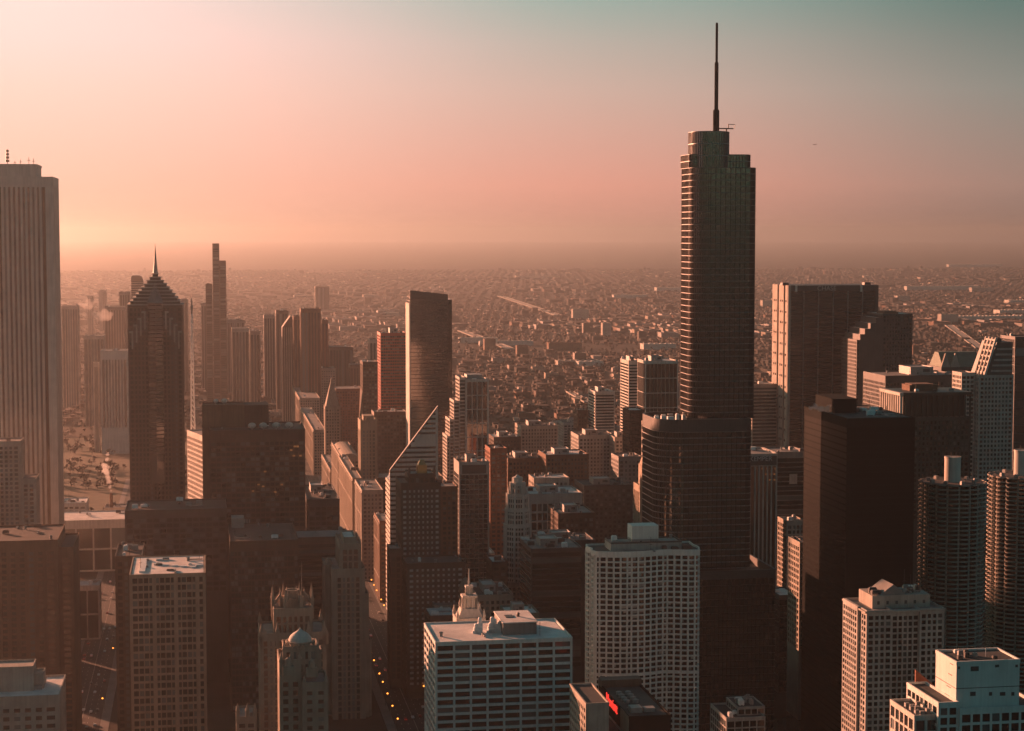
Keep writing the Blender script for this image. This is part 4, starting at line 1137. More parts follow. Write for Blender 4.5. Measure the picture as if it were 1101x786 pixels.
sg = text_mesh('CHASE', 7.0, .12); sg.materials.append(M['sign_white'])
o = bpy.data.objects.new('lettering', sg); COL.objects.link(o); o.parent = T.e; o.location = (T.hit(889, 310)[0], .02, h-3.4); o.rotation_euler = (pi/2, 0, 0)
for px, n in ((843, 3), (931, 4)):
    x = T.hit(px, 305, 16)[0]; m = MB(); m.box(x-3, x+4, 12, 20, h, h+2.2); m.box(x-2.5, x+3.5, 12.5, 19.5, h+2.2, h+2.7); m.build('roof_unit', M['dark_metal'], T.e)
    for i in range(n):
        m = MB(); m.cyl(x-2+i*1.6, 15+i, .15, h+2, h+5+((i*37) % 5), 5); m.box(x-2.6+i*1.6, x-1.4+i*1.6, 14.9+i, 15.1+i, h+4, h+4.3); m.build('antenna', M['dark_metal'], T.e)
T.finish()

# stepped dark tower
T = Tower('stepped_dark_tower', 921.5, 337, 1900, 'dark tower stepping down to the left in sunlit terraces', 'office tower')
zb = T.hit(930, 460)[1]; d = 46
edges = [(921.5, 377, 366), (925, 0, 360), (930, 0, 354), (936, 0, 348), (942, 0, 342), (949, 0, 338)]
st = S('grid', 3.0, 3.8, 1.5, 1.5, 'dark_granite', 'glass_dark', rec=.6, edge=1.2, top=1.5)
xr = T.hit(981.5, 340)[0]; xs_ = [T.hit(e[0], 350)[0] for e in edges] + [xr]
for i, e in enumerate(edges):
    z = T.hit(e[0], e[2])[1]
    T.block(xs_[i], xs_[i+1]-.02, i*.04, d-i*.04, 0, z, st if i in (0, 5) else S('blank', 3, 3, 1, 1, 'dark_granite', 'glass_dark', rec=.6), zf=zb, roof='roof_white', parapet=.5, faces='NE' if i < 5 else 'NEW')
xa, xb = T.hit(950, 336, 10)[0], T.hit(966, 336, 10)[0]; zt = T.hit(958, 335.5, 10)[1]
m = MB(); m.box(xa, xb, 10, 30, zt-7, zt); m.box(xa+1, xb-2, 12, 28, zt, zt+.8); m.build('penthouse', M['brown_brick'], T.e)
T.finish()

# dark wide city block, gabled block, colonnade-topped tower
dkg = S('grid', 3.4, 4, 1.2, 1.4, 'dark_granite', 'glass_dark', rec=.5, top=6)
T = tower('wide_dark_block', 952, 1034, 404, 1760, 60, dkg, 'wide dark flat block behind the colonnaded tower', low=470, units=8, roof='roof_grey', big=(.42, .72, .3, .8, 7))
T = Tower('gabled_tower', 1012, 400, 2020, 'dark tower with a row of steep sunlit gables on its roof', 'office tower')
w = T.hit(1056, 400)[0]; zb = T.hit(1020, 440)[1]; ze, zp = T.hit(1012, 395)[1], T.hit(1015, 380)[1]
T.block(0, w, 0, 40, 0, ze, dkg, zf=zb, parapet=0)
for y0 in (1, 13, 26):
    pass
for x0, x1 in ((0, 10), (11, 21.5)):
    m = MB(); mid_ = (x0+x1)/2; m.extrude_xz([(x0, ze), (x1, ze), (mid_+.4, zp), (mid_-.4, zp)], -.2, 2.2); m.build('gable', M['pale_stone'], T.e)
m = MB(); m.extrude_yz([(0.5, ze), (39, ze), (24, zp+.5), (14, zp+.5)], 2, w-1); m.build('pitched_roof', M['copper'], T.e)
T.finish()
T = Tower('colonnaded_tower', 968, 430, 1385, 'dark green stone tower topped by a sunlit open colonnade', 'office tower')
w = T.hit(1044.5, 430)[0]; h = T.hit(1000, 422)[1]; zb = T.hit(1000, 560)[1]; d = 42
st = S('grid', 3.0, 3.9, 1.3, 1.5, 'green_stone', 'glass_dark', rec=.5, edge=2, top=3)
zc = T.hit(968, 449)[1]
T.block(0, w, 0, d, 0, zc, st, zf=zb, parapet=0, roof='roof_dark')
m = MB(); m.box(3.4, w-3, 3, d-3, zc, h-1); m.build('top_core', M['green_stone'], T.e)
for i in range(10):                                             # east colonnade, its sunlight put into the colour as white stone
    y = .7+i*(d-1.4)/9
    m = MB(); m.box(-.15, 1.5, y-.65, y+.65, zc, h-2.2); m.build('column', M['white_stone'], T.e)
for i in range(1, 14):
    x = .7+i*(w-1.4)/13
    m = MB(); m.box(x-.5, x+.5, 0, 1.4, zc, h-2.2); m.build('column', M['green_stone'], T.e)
m = MB(); m.box(-.5, 2.2, -.3, d+.3, h-2.2, h); m.build('cornice', M['white_stone'], T.e)  # sunny cornice edge whitened like the east columns
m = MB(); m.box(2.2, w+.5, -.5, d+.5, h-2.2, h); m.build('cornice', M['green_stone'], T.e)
xa, xb = T.hit(976, 415, 18)[0], T.hit(1006, 415, 18)[0]
m = MB(); m.box(xa, xb, 14, 30, h, h+4.5); m.box(xa+2, xb-3, 15, 29, h+4.5, h+5.2); m.build('penthouse', M['brown_brick'], T.e)
T.clutter(3, w-3, 3, 12, h, 6); T.finish()

# black steel slab with steam
T = Tower('black_steel_slab', 911, 450.5, 1085, 'huge black steel slab with flat roof, right of the needle tower', 'skyscraper')
w = T.hit(984, 452)[0]; h = T.hit(930, 450.5)[1]
best = min((abs(T.hit(864.5, 438, q)[0]), q) for q in range(30, 150))[1]
T.cap = 0
T.block(0, w, 0, best, 0, h, S('curtain', 1.7, 3.9, .16, .9, 'black_steel', 'bronze_glass', rec=.2, edge=.5, top=5), zf=T.hit(930, 800)[1], roof='roof_dark', parapet=.5)
xa, xb = T.hit(897, 440, 36)[0], T.hit(921, 440, 36)[0]; zt = T.hit(900, 429, 36)[1]
m = MB(); m.box(xa, xb, 36, best-8, h, zt-.5); m.box(xa-.3, xb+.3, 35.7, best-7.7, zt-.5, zt); m.build('penthouse', M['black_steel'], T.e)
T.clutter(w*.4, w-3, 4, best-4, h, 16); 
m = MB(); m.box(w*.35, w*.8, 8, 11, h+.1, h+.7); m.box(w*.5, w*.9, 22, 25, h+.1, h+.6); m.build('roof_walkway', M['roof_grey'], T.e)
T.finish()
STEAM_AT = (T.O[0] + xa*cos(ROT)-40*sin(ROT), T.O[1] + xa*sin(ROT)+40*cos(ROT), h)

# corncob towers
def corncob(name, xl, xr, yt, Y, label):
    T = Tower(name, (xl+xr)/2, yt, Y, label, 'apartment tower', 'twin round balcony towers', rot=0.0)
    r = (xr-xl)/2/FPX*Y*1.0; h = T.hit((xl+xr)/2, yt, 0)[1]; zl = T.hit((xl+xr)/2, 800, -r)[1]
    n = 16; k = 8; out = []
    for i in range(n):
        for j in range(k):
            a = 2*pi*(i+j/k)/n; u = (j/k-.5)*2
            rr = r*(.90 + .10*math.sqrt(max(0, 1-(u*.98)**2)))
            out.append((rr*cos(a), rr*sin(a)))
    m = MB(); m.cyl(0, 0, r*.80, zl, h-1, 32); m.build('glazing', M['glass_black'], T.e)
    m = MB()
    for i in range(n):
        a = 2*pi*i/n; m.cyl(r*.87*cos(a), r*.87*sin(a), .55, zl, h-.5, 6)
    m.build('columns', M['concrete'], T.e)
    slab = MB(); inn = [(x*.8, y*.8) for x, y in out]
    slab.ring(out, inn, -.28, 0); rail = [(x*.992, y*.992) for x, y in out]
    slab.ring(out, rail, 0, .55)
    me = slab.mesh('balcony_ring'); me.materials.append(M['pale_stone'])
    z = h; c = 0
    while z > zl and c < 60:
        o = bpy.data.objects.new('balcony_ring', me); COL.objects.link(o); o.parent = T.e; o.location.z = z; z -= 2.75; c += 1
    m = MB(); m.cyl(0, 0, r*.96, h-.3, h+.1, 32); m.build('roof', M['roof_dark'], T.e)
    m = MB(); m.cyl(0, 0, r*.24, h, h+r*.75, 24); m.lathe(0, 0, [(r*.25, h+r*.72), (r*.25, h+r*.77), (r*.22, h+r*.77)], 24); m.box(-.8, .8, -r*.245, -r*.2, h+r*.3, h+r*.45); lc = m.build('lift_core', M['white_stone'], T.e)
    for i in range(9):
        a = i*.7; q = MB(); x, y = r*.7*cos(a), r*.7*sin(a); q.box(-1.2, 1.2, -1, 1, 0, 1.8); q.box(-1, 1, -.8, .8, 1.8, 2.1); q.build('roof_unit', M['grey_metal'], T.e, (x, y, h+.1), a)
    for i in range(3):
        q = MB(); q.cyl(r*.1*cos(i*2), r*.1*sin(i*2), .1, h+r*.76, h+r*.76+3, 5); q.box(-.4, .4, -.05, .05, h+r*.76+1.5, h+r*.76+1.8); q.build('antenna', M['dark_metal'], lc)
    return T
corncob('round_balcony_tower', 988, 1060, 518, 1140, 'round corncob tower of scalloped balconies, wholly in view')
corncob('round_balcony_tower', 1062.5, 1135, 511, 1165, 'round corncob tower of scalloped balconies, cut off by the right edge')

# slanted-roof tower far right and its neighbour
T = Tower('slanted_top_tower', 1053, 404, 1555, 'grey gridded tower with a bright slanting roof facing the sun', 'office tower')
w = T.hit(1090, 404)[0]; h1 = T.hit(1053, 404)[1]; zb = T.hit(1060, 540)[1]; d = 32
st = S('grid', 3.0, 3.7, 1.3, 1.6, 'concrete', 'glass_dark', rec=.5, edge=1.4, top=2)
T.block(0, w, 0, d, 0, h1, st, zf=zb, parapet=.4)
zt = T.hit(1070, 363)[1]; xi = T.hit(1071.5, 363)[0]; xw = T.hit(1085, 363, 1)[0]; xo = T.hit(1060, 400)[0]
m = MB(); m.extrude_xz([(xo, h1+.3), (w-1, h1+.3), (w-1, zt-4), (xi+1, zt-4)], 1.0, d-1); m.build('upper_block', M['dark_granite'], T.e)
for i in range(7):
    for j in range(9):
        x = xi+2+j*(w-4-xi)/9 if True else 0; zz = h1+3+i*4.4
        q = MB()
    zz = h1+3+i*4.6
    if zz < zt-6: q = MB(); q.box(xo+(xi-xo)*(zz-h1)/(zt-h1)+4, w-1.2, .8, 1.2, zz, zz+1.6); q.build('floor_band', M['concrete'], T.e)
for i in range(4):                                       # bright ribs up the slant
    y = .6+i*(d*.62)/3
    m = MB(); m.extrude_xz([(xo-1.2, h1), (xo+.6, h1), (xi+1.4, zt), (xi-.4, zt)], y, y+1.5); m.build('slant_rib', M['white_stone'], T.e)
for j in range(7):
    f_ = (j+.5)/7; x = xo+(xi-xo)*f_; z = h1+(zt-h1)*f_
    m = MB(); m.box(x-.3, x+.5, 2.2, d*.62, z-.8, z+.8); m.build('slant_sill', M['white_stone'], T.e)
m = MB()
T.clutter(xi+1, w-1, 3, d-3, zt-4, 5)
a, b = T.hit(1034, 405, 8)[0], T.hit(1046, 405, 8)[0]
T.block(a, -.5, 8, 28, 0, T.hit(1036, 402, 8)[1], S('grid', 3.2, 3.8, .9, 1.4, 'white_stone', 'glass_dark', rec=.5, top=2), zf=zb+20)
T.finish()
T = tower('banded_edge_tower', 1091.5, 1130, 362, 1600, 30, S('horiz', 4, 7.5, .6, .9, 'dark_granite', 'glass_mirror', rec=.4, edge=.6, top=1.5), 'dark glass tower with thin pale floor lines cut by the right edge', low=540, units=3)

# apartment tower with pale cornice, lower right
T = Tower('cornice_apartments', 932, 660, 850, 'grey apartment tower with boxy pale roof house, lower right', 'apartment tower')
X = lambda px, py, ly=0: T.hit(px, py, ly)[0]
st = S('grid', 2.7, 2.85, .95, 1.0, 'concrete', 'glass_dark', rec=.55, edge=1.0, top=1.6)
h = T.hit(960, 658)[1]; zl = T.hit(960, 800)[1]
x1, x2, x3 = X(960, 658), X(989, 658), X(1015.5, 658)
T.cap = 100
T.block(0, x1-.02, 0, 30, 0, h, st, zf=zl)
T.block(x1, x2-.02, .9, 29, 0, h-.3, S('vert', 2.4, 2.85, .7, .9, 'concrete', 'glass_dark', rec=.7, edge=.4, top=2), zf=zl, faces='NW')
T.block(x2, x3, 0.02, 30, 0, h, st, zf=zl)
a, b = X(911.5, 650, 20), X(931, 650, 6)
T.block(X(922, 655, 9), -.02, 9, 29, 0, h+.2, S('grid', 2.6, 2.85, .8, 1.0, 'concrete', 'glass_dark', rec=.6, top=1.5), zf=zl)
m = MB(); m.ring([(-1, -.6), (x3+.8, -.6), (x3+.8, 31), (-1, 31)], [(1, 1.6), (x3-1, 1.6), (x3-1, 29), (1, 29)], h-.2, h+.6); m.build('cornice', M['pale_stone'], T.e)
xa, xb = X(938, 640, 8), X(1000, 640, 8); zr = T.hit(960, 640, 8)[1]
m = MB(); m.box(xa, xb, 8, 26, h, zr); m.build('roof_house', M['pale_stone'], T.e)
xg0, xg1 = X(946, 636, 9), X(975, 636, 9); zg = T.hit(960, 628, 10)[1]
m = MB(); m.extrude_xz([(xg0, zr), (xg1, zr), ((xg0+xg1)/2, zg)], 9, 24); m.build('gable_roof', M['roof_grey'], T.e)
T.clutter(X(976, 640, 9), xb-1, 9, 25, zr, 14); T.clutter(xa, xg0+1, 9, 25, zr, 3)
for i in range(6):
    q = MB(); x = xa+3+i*(xb-xa-6)/5; q.box(x-.6, x+.6, 7.9, 8.05, h+2, h+3.6); q.build('vent_grille', M['dark_metal'], T.e)
T.finish()

# white penthouse building in the lower right corner
T = Tower('white_penthouse_block', 1009, 760, 690, 'white blocky building with a big bare roof house in the lower right corner', 'building')
X = lambda px, py, ly=0: T.hit(px, py, ly)[0]
Zt = lambda py, ly=0, px=1050: T.hit(px, py, ly)[1]
zl = Zt(800)
h0 = Zt(764, -3)
st = S('grid', 4.0, 3.6, .8, 1.0, 'white_concrete', 'glass_dark', rec=.6, edge=.9, top=1.4)
xA, xB = X(1028.5, 712, 0), X(1096.5, 712, 0); zR = Zt(712, 0, 1060)
m = MB(); m.box(xA, xB, 0, 20, h0, zR)
rh = m.build('roof_house', M['white_concrete'], T.e)
m = MB(); m.ring([(xA-.15, -.15), (xB+.15, -.15), (xB+.15, 20.15), (xA-.15, 20.15)], [(xA+.5, .5), (xB-.5, .5), (xB-.5, 19.5), (xA+.5, 19.5)], zR-.6, zR+.7); m.build('parapet', M['white_concrete'], T.e)
m = MB(); m.box(xA+.6, xB-.6, .6, 19.4, zR-.2, zR+.05); m.build('roof', M['roof_dark'], T.e)
zm = Zt(739, 0, 1060); m = MB(); m.box(xA-.06, xB+.06, -.08, 20.05, zm-.15, zm+.1); m.build('string_course', M['dark_metal'], T.e)
for px, py, w_, h_ in ((1048, 719, 1.6, .9), (1072, 716, .8, .5), (1093, 716, .5, .5), (1046, 746, 1.1, .8), (1065, 746, .6, .7), (1078, 746, 1.1, .7), (1089, 746, .6, .7), (1031, 718, .4, .5)):
    x, z = T.hit(px, py); q = MB(); q.box(x-w_, x+w_, -.1, .1, z-h_, z+h_); q.build('louvre', M['dark_granite'], rh)
for i, py in enumerate((716, 728, 742, 752)):
    z = Zt(py); q = MB(); q.box(xA-.1, xA+.02, 3+i, 6+i*1.5, z-.15, z+.15); q.build('bracket', M['dark_metal'], rh)
rg = random.Random(8)
for i in range(9):
    x, y = rg.uniform(xA+2, xB-2), rg.uniform(3, 17); q = MB(); hh = rg.choice((1.2, 1.8, 3.5))
    if hh < 3: q.box(-.9, .9, -.7, .7, .05, hh); q.box(-.7, .7, -.5, .5, hh, hh+.25)
    else: q.cyl(0, 0, .14, 0, hh, 6); q.cyl(0, 0, .3, hh-.6, hh, 6)
    q.build('roof_unit', M[rg.choice(('white_metal', 'grey_metal', 'dark_metal'))], T.e, (x, y, zR))
T.block(xA+.4, X(1120, 764, -3), -3, 28, 0, h0, st, zf=zl, roof='roof_dark')
T.block(X(1009, 760, -2), xA+.38, -2, 30, 0, Zt(757, -2, 1015)-.2, st, zf=zl, roof='roof_dark', parapet=.9)
T.block(X(983, 772, 1), X(1008.7, 772, 1), 1, 26, 0, Zt(772, 1, 990), S('grid', 4.2, 4.2, 1.0, .8, 'white_stone', 'glass_mirror', rec=.5, edge=.8, top=1), zf=zl, roof='roof_dark')
x0_, x1_ = X(984, 770, 3), X(1008, 766, 3); z = Zt(772, 1, 990)
for i in range(9):
    q = MB(); x = x0_+1+(i % 3)*2.2; y = 4+(i//3)*5; q.box(-.8, .8, -.8, .8, 0, rg.uniform(1.5, 3)); q.tube((-.8, 0, 1), (-2, 0, .2), .2); q.build('roof_unit', M['grey_metal'], T.e, (x, y, z+.1))
# ramp-like lit screen behind
xr0, xr1 = X(989, 730, 26), X(1010, 745, 22)
q = MB(); q.extrude_xz([(xr0, Zt(737, 26, 989)), (xr1+4, Zt(757, 26, 1010)), (xr1+4, Zt(746, 26, 1010)), (xr0, Zt(723, 26, 989))], 30.2, 31.2); q.build('sloping_screen', M['red_brick'], T.e)
T.finish()

# ------------------------------------------------------------------ sunlit canyon of old facades along the avenue
cr = lambda wall, g='glass_flat', bay=3.4, p=1.6, sp=1.6, top=3: S('grid', bay, 3.8, p, sp, wall, g, rec=.5, edge=1.6, top=top)
CANYON = []
CANYON.append(tower('cream_corner_block', 389, 412, 527, 1660, 76, cr('pale_stone'), 'cream stone block with a bright sunlit flank beside the striped office', low=640, units=6))
CANYON.append(tower('narrow_lit_block', 379, 389, 514, 1740, 180, cr('terracotta'), 'narrow tan block behind the cream corner block', low=600, units=4))
T = tower('tan_tower', 387.5, 405.5, 452, 1800, 30, S('vert', 3, 3.8, 1.5, 1.2, 'terracotta', 'glass_flat', rec=.6, edge=2.2, top=9), 'tan tower with tall window strips and a crusty pinnacled top', low=590, units=0, finish=False)
a, b = T.w*.2, T.w*.8
m = MB(); m.box(a, b, 5, 22, T.h, T.h+5); m.build('penthouse', M['terracotta'], T.e)
for q in (0, .33, .66, 1): pinnacle(1+q*(T.w-2), 1, T.h-3, 8, .8).build('pinnacle', M['terracotta'], T.e)
T.finish()
T = tower('domed_ridge_block', 367, 386.5, 492, 1930, 150, cr('limestone'), 'pale block with a long curved ridge on its roof, on the sunlit avenue', low=590, units=4, finish=False)
m = MB(); p = [(1, T.h)] + [(T.w*.5-(T.w*.45)*cos(pi*i/8), T.h+4.5*sin(pi*i/8)) for i in range(9)] + [(T.w-1, T.h)]
m.extrude_xz(list(reversed(p[::-1])), 6, 120); m.build('vaulted_roof', M['limestone'], T.e); T.finish(); CANYON.append(T)
T = Tower('pyramid_top_tower', 349.5, 440, 2260, 'stone tower ending in a steep pyramid with a small lantern', 'office tower')
w = T.hit(366, 440)[0]; zs, za = T.hit(350, 438)[1], T.hit(357, 412)[1]; zm = T.hit(350, 480)[1]; zb = T.hit(350, 600)[1]
T.block(0, w, 0, 26, 0, zs, cr('limestone'), zf=zb); T.block(-3, w+14, -1, 34, 0, zm-14, cr('limestone'), zf=zb)
m = MB(); m.prism([(1, 1), (w-1, 1), (w-1, 25), (1, 25)], zs, za, [(w/2-1.8, 11), (w/2+1.8, 11), (w/2+1.8, 15), (w/2-1.8, 15)]); m.build('pyramid_roof', M['limestone'], T.e)
m = MB(); m.lathe(w/2, 13, [(1.6, za-.5), (1.6, za+3), (1.9, za+3.2), (1.0, za+5), (.05, za+6.5)], 8); m.build('lantern', M['limestone'], T.e)
T.finish()
for nm, a, b, yt, Y, d, mat, lab in (
    ('avenue_block', 337, 350, 462, 2390, 320, 'terracotta', 'tan block left of the pyramid-topped tower'),
    ('avenue_block', 322, 344, 428, 2720, 320, 'limestone', 'long block with a bright cornice under the far towers'),
    ('avenue_block', 339.5, 361, 396, 2840, 40, 'limestone', 'stone block with a ragged roofline above the pyramid top'),
    ('avenue_block', 311.5, 318, 402, 3050, 30, 'pale_stone', 'thin glowing slab edge at the far end of the avenue'),
    ('avenue_block', 361, 389, 418, 2520, 50, 'brown_brick', 'brown block with a long pale roof edge right of the pyramid'),
    ('avenue_block', 355, 366, 505, 2085, 150, 'limestone', 'low tan block under the pyramid-topped tower'),
    ('avenue_block', 408, 433, 560, 1560, 50, 'brown_brick', 'brown block hidden behind the striped office foot')):
    CANYON.append(tower(nm, a, b, yt, Y, d, cr(mat), lab, cat='building', low=yt+120, units=5, cap=0))
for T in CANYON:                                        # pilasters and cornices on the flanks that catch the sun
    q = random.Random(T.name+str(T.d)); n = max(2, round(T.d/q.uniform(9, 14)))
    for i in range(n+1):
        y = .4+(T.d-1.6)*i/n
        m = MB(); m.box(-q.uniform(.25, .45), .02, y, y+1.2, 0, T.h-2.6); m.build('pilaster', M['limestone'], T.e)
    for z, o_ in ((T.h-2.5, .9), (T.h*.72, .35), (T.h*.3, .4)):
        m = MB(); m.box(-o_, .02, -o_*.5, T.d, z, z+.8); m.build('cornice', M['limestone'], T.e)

# ------------------------------------------------------------------ far towers fading in the haze
fst = lambda wall='brown_panel', kind='vert', bay=4.5: S(kind, bay, 4, 1.6, 0 if kind == 'vert' else 1.6, wall, 'glass_flat', rec=.5, edge=1.6, top=5)
far = [
    ('far_tower', 66, 84, 329, 3300, 40, 'pale_stone', 'faint hazy slab just right of the marble tower'),
    ('far_tower', 90, 112, 361, 3000, 40, 'pale_stone', 'faint block with a jagged roof in the glow left of the chevron tower'),
    ('far_tower', 112, 134, 330, 3400, 44, 'grey_granite', 'hazy stepped slab behind the chevron tower, left side'),
    ('far_tower', 128, 140, 314, 3600, 30, 'grey_granite', 'hazy narrow tower touching the chevron tower shoulder'),
    ('far_tower', 194, 202, 322, 3600, 30, 'grey_granite', 'sliver of a tower behind the right shoulder of the chevron tower'),
    ('far_tower', 216, 222, 326, 3700, 30, 'grey_granite', 'thin hazy tower left of the triple slab tower'),
    ('far_tower', 249, 268, 353, 2950, 36, 'pale_stone', 'hazy broad tower right of the triple slab tower'),
    ('far_tower', 268.5, 280, 356, 2990, 36, 'pale_stone', 'paler half of the hazy pair of towers'),
    ('far_tower', 244, 263, 344, 3500, 36, 'grey_granite', 'faint tower peeping above the hazy pair'),
    ('far_tower', 283.5, 296, 339, 3500, 30, 'grey_granite', 'pale flat tower at the left end of the far group'),
    ('far_tower', 296.5, 310, 334, 3250, 30, 'brown_panel', 'square tower behind the slanted one in the far group'),
    ('far_tower', 315.5, 324, 340, 2920, 30, 'brown_brick', 'narrow dark shaft beside the darkest far slab'),
    ('far_tower', 323.5, 345, 332, 2830, 36, 'brown_brick', 'darkest and widest slab of the far group'),
    ('far_tower', 345.5, 353, 344, 2870, 30, 'brown_brick', 'lower right-hand wing slab of the far group'),
    ('far_tower', 339, 354, 308, 7200, 60, 'brown_panel', 'lone faint block far out on the plain'),
    ('far_tower', 354, 380, 373, 3150, 40, 'brown_panel', 'squat hazy block with a pale band near its top'),
    ('far_tower', 397, 405, 365, 3000, 26, 'pale_stone', 'slim pale tower left of the red steel tower'),
    ('far_tower', 376, 390, 392, 2900, 30, 'brown_panel', 'low hazy block between the squat block and the flared tower'),
    ('far_tower', 100, 106, 390, 2650, 20, 'white_stone', 'bright narrow end of the hazy ribbed slab'),
    ('far_tower', 69, 79, 352, 3600, 30, 'grey_granite', 'lower faint block under the hazy slab'),
    ('far_tower', 94, 100, 318, 5600, 50, 'grey_granite', 'very faint tower shape high in the glow'),
    ('far_tower', 106, 114, 312, 5900, 60, 'grey_granite', 'very faint rounded tower high in the glow'),
]
for nm, a, b, yt, Y, d, mat, lab in far:
    tower(nm, a, b, yt, Y, d, fst(mat), lab, low=yt+200, units=3 if Y < 4000 else 0, cap=0)
tower('ribbed_far_slab', 108, 137, 377, 2620, 40, S('vert', 4, 4, 1.8, 0, 'white_stone', 'glass_flat', rec=.7, edge=2, top=12), 'pale ribbed slab glowing left of the chevron tower', low=460, units=5, cap=0)
T = Tower('triple_slab_tower', 221, 310, 3300, 'tall hazy tower of three slabs, the middle one highest', 'skyscraper')
for a, b, yt, y0 in ((221, 228.2, 306, 4), (228.3, 235.7, 262.5, 0), (235.8, 243, 281, 5)):
    x0, x1 = T.hit(a, yt, y0)[0], T.hit(b, yt, y0)[0]
    T.block(x0, x1-.05, y0, 36, 0, T.hit(a, yt, y0)[1], S('horiz', 3, 3.9, .6, 1.1, 'brown_panel', 'glass_flat', rec=.3, edge=1.2, top=8), zf=T.hit(a, 480, y0)[1])
T.finish()
T = Tower('rounded_far_tower', 141, 300, 3300, 'hazy rounded tower behind the left shoulder of the chevron tower', 'skyscraper')
w = T.hit(154, 300)[0]; z = T.hit(148, 296)[1]; zb = T.hit(148, 420)[1]
m = MB(); m.extrude_xz([(0, zb), (w, zb), (w, z-9), (w*.9, z-2.5), (w*.7, z), (w*.12, z), (0, z-3)], 0, 30); m.build('shaft', M['glass_office'], T.e)
m = MB(); q = zb
while q < z-10: m.box(-.3, w+.3, -.3, 30.2, q, q+1.2); q += 4
m.build('floor_bands', M['pale_stone'], T.e)
T = Tower('slant_top_far_tower', 303.5, 340, 2960, 'tower with a slanted peak in the middle of the far group', 'skyscraper')
w = T.hit(315, 345)[0]; z0, z1 = T.hit(304, 352)[1], T.hit(313, 340)[1]; zb = T.hit(310, 470)[1]
m = MB(); m.extrude_xz([(0, zb), (w, zb), (w, z1-2), (w*.75, z1), (0, z0)], 0, 32); m.build('shaft', M['brown_panel'], T.e)
m = MB()
for i in range(6): m.box(i*w/5-.5, i*w/5+.5, -.5, 0, zb, z0)
m.build('piers', M['pale_stone'], T.e)

# ------------------------------------------------------------------ mid-rises of the old centre
mids = [
    ('arched_brick_block', 587, 633, 489, 1720, 40, cr('brown_brick', bay=3.0), 'long brown brick block with rows of small arched windows', 5),
    ('brown_brick_block', 546, 586, 493, 1740, 40, cr('brown_brick'), 'plain brown brick block beside the long arched one', 5),
    ('brown_brick_block', 527, 545, 482, 1620, 30, cr('red_brick'), 'reddish brick block right of the framed glass block', 3),
    ('columned_block', 569, 626, 531, 1420, 42, S('grid', 4.2, 7, 1.0, 1.5, 'concrete', 'glass_dark', rec=.7, edge=2, top=7), 'broad pale block with tall column-like window bays', 8),
    ('roof_step_block', 574, 612, 514, 1470, 24, cr('pale_stone'), 'pale stepped rooftop block above the columned facade', 4),
    ('dark_lined_block', 571, 626, 590, 1195, 44, S('horiz', 4, 3.6, .6, .9, 'dark_granite', 'glass_dark', rec=.4, edge=.8, top=2), 'dark block with fine horizontal lines left of the wavy apartments', 9),
    ('dark_flat_block', 600, 640, 552, 1330, 40, cr('dark_brick'), 'dark brick block with a lit roof hut near the wavy apartments', 6),
    ('sloping_roof_block', 582, 640, 582, 1262, 34, cr('dark_granite'), 'dark low block with a jumble of roof machinery', 14),
    ('grid_block', 628, 680, 522, 1545, 40, cr('dark_granite', bay=4), 'dark gridded block behind the wavy apartments', 6),
    ('pale_window_block', 622, 661, 468, 1900, 40, cr('concrete'), 'pale grey block with even rows of windows, right of the centre', 6),
    ('grey_end_block', 665, 690, 491, 1660, 30, cr('grey_granite'), 'grey block with a blank side left of the needle tower', 4),
    ('terrace_block', 661, 678, 470, 1880, 30, cr('pale_stone'), 'low pale terrace of roofs in the centre, sunlit', 5),
    ('white_slab_block', 640, 661, 421, 2120, 40, S('horiz', 4, 3.4, .6, 1.5, 'white_stone', 'glass_dark', rec=.5, edge=1, top=3), 'pale slab block with bright sunlit end, middle distance', 5),
    ('thin_lit_tower', 621, 632, 441, 2150, 24, cr('dark_brick'), 'thin dark block with a sunlit gable end', 2),
    ('balcony_slab_tower', 676, 690, 388, 1960, 40, S('horiz', 4, 3.2, .6, 1.4, 'white_stone', 'glass_dark', rec=.6, edge=.8, top=3), 'tower of stacked balconies with sunlit bands left of the needle tower', 5),
    ('framed_dark_tower', 694, 729, 388, 1800, 34, S('curtain', 4, 14, .25, .7, 'white_stone', 'glass_black', rec=.4, edge=.8, top=2), 'dark glass tower with pale frame lines beside the needle tower', 5),
    ('side_dark_tower', 677, 693, 441, 1760, 30, S('curtain', 3, 4, .3, .8, 'black_steel', 'glass_black', rec=.4), 'smaller dark tower in front of the framed one', 3),
    ('striped_flank_block', 699, 712, 456, 1500, 30, S('horiz', 4, 6.5, .6, 2.4, 'pale_stone', 'glass_dark', rec=.7, edge=.6, top=2), 'block with broad sunlit stripes tucked against the needle tower', 2),
    ('lit_roof_block', 560, 600, 458, 2080, 40, cr('pale_stone'), 'pale low block with a bright roof in the middle of the city', 6),
    ('dark_park_block', 531, 560, 470, 1980, 40, cr('dark_brick'), 'dark low block with orange roof huts, left of the pale low block', 6),
    ('corner_stone_block', 513, 552, 640, 1190, 46, cr('limestone'), 'long stone block with a lit roof behind the white grid office', 9),
    ('glow_edge_block', 529, 546, 604, 1262, 26, cr('dark_brick'), 'dark block with one burning orange edge left of the octagon tower', 3),
    ('low_dark_block', 462, 492, 662, 1195, 30, cr('dark_brick'), 'low dark block at the street corner beside the cupola', 4),
    ('green_roof_block', 545, 580, 660, 1120, 26, cr('copper', bay=4), 'low dark block behind the pale roof of the white grid office', 6),
    ('glass_hall', 838, 858, 640, 1250, 30, S('curtain', 3, 4, .3, .8, 'dark_granite', 'glass_black', rec=.4), 'low dark block in the shaded street right of the finned tower', 2),
]
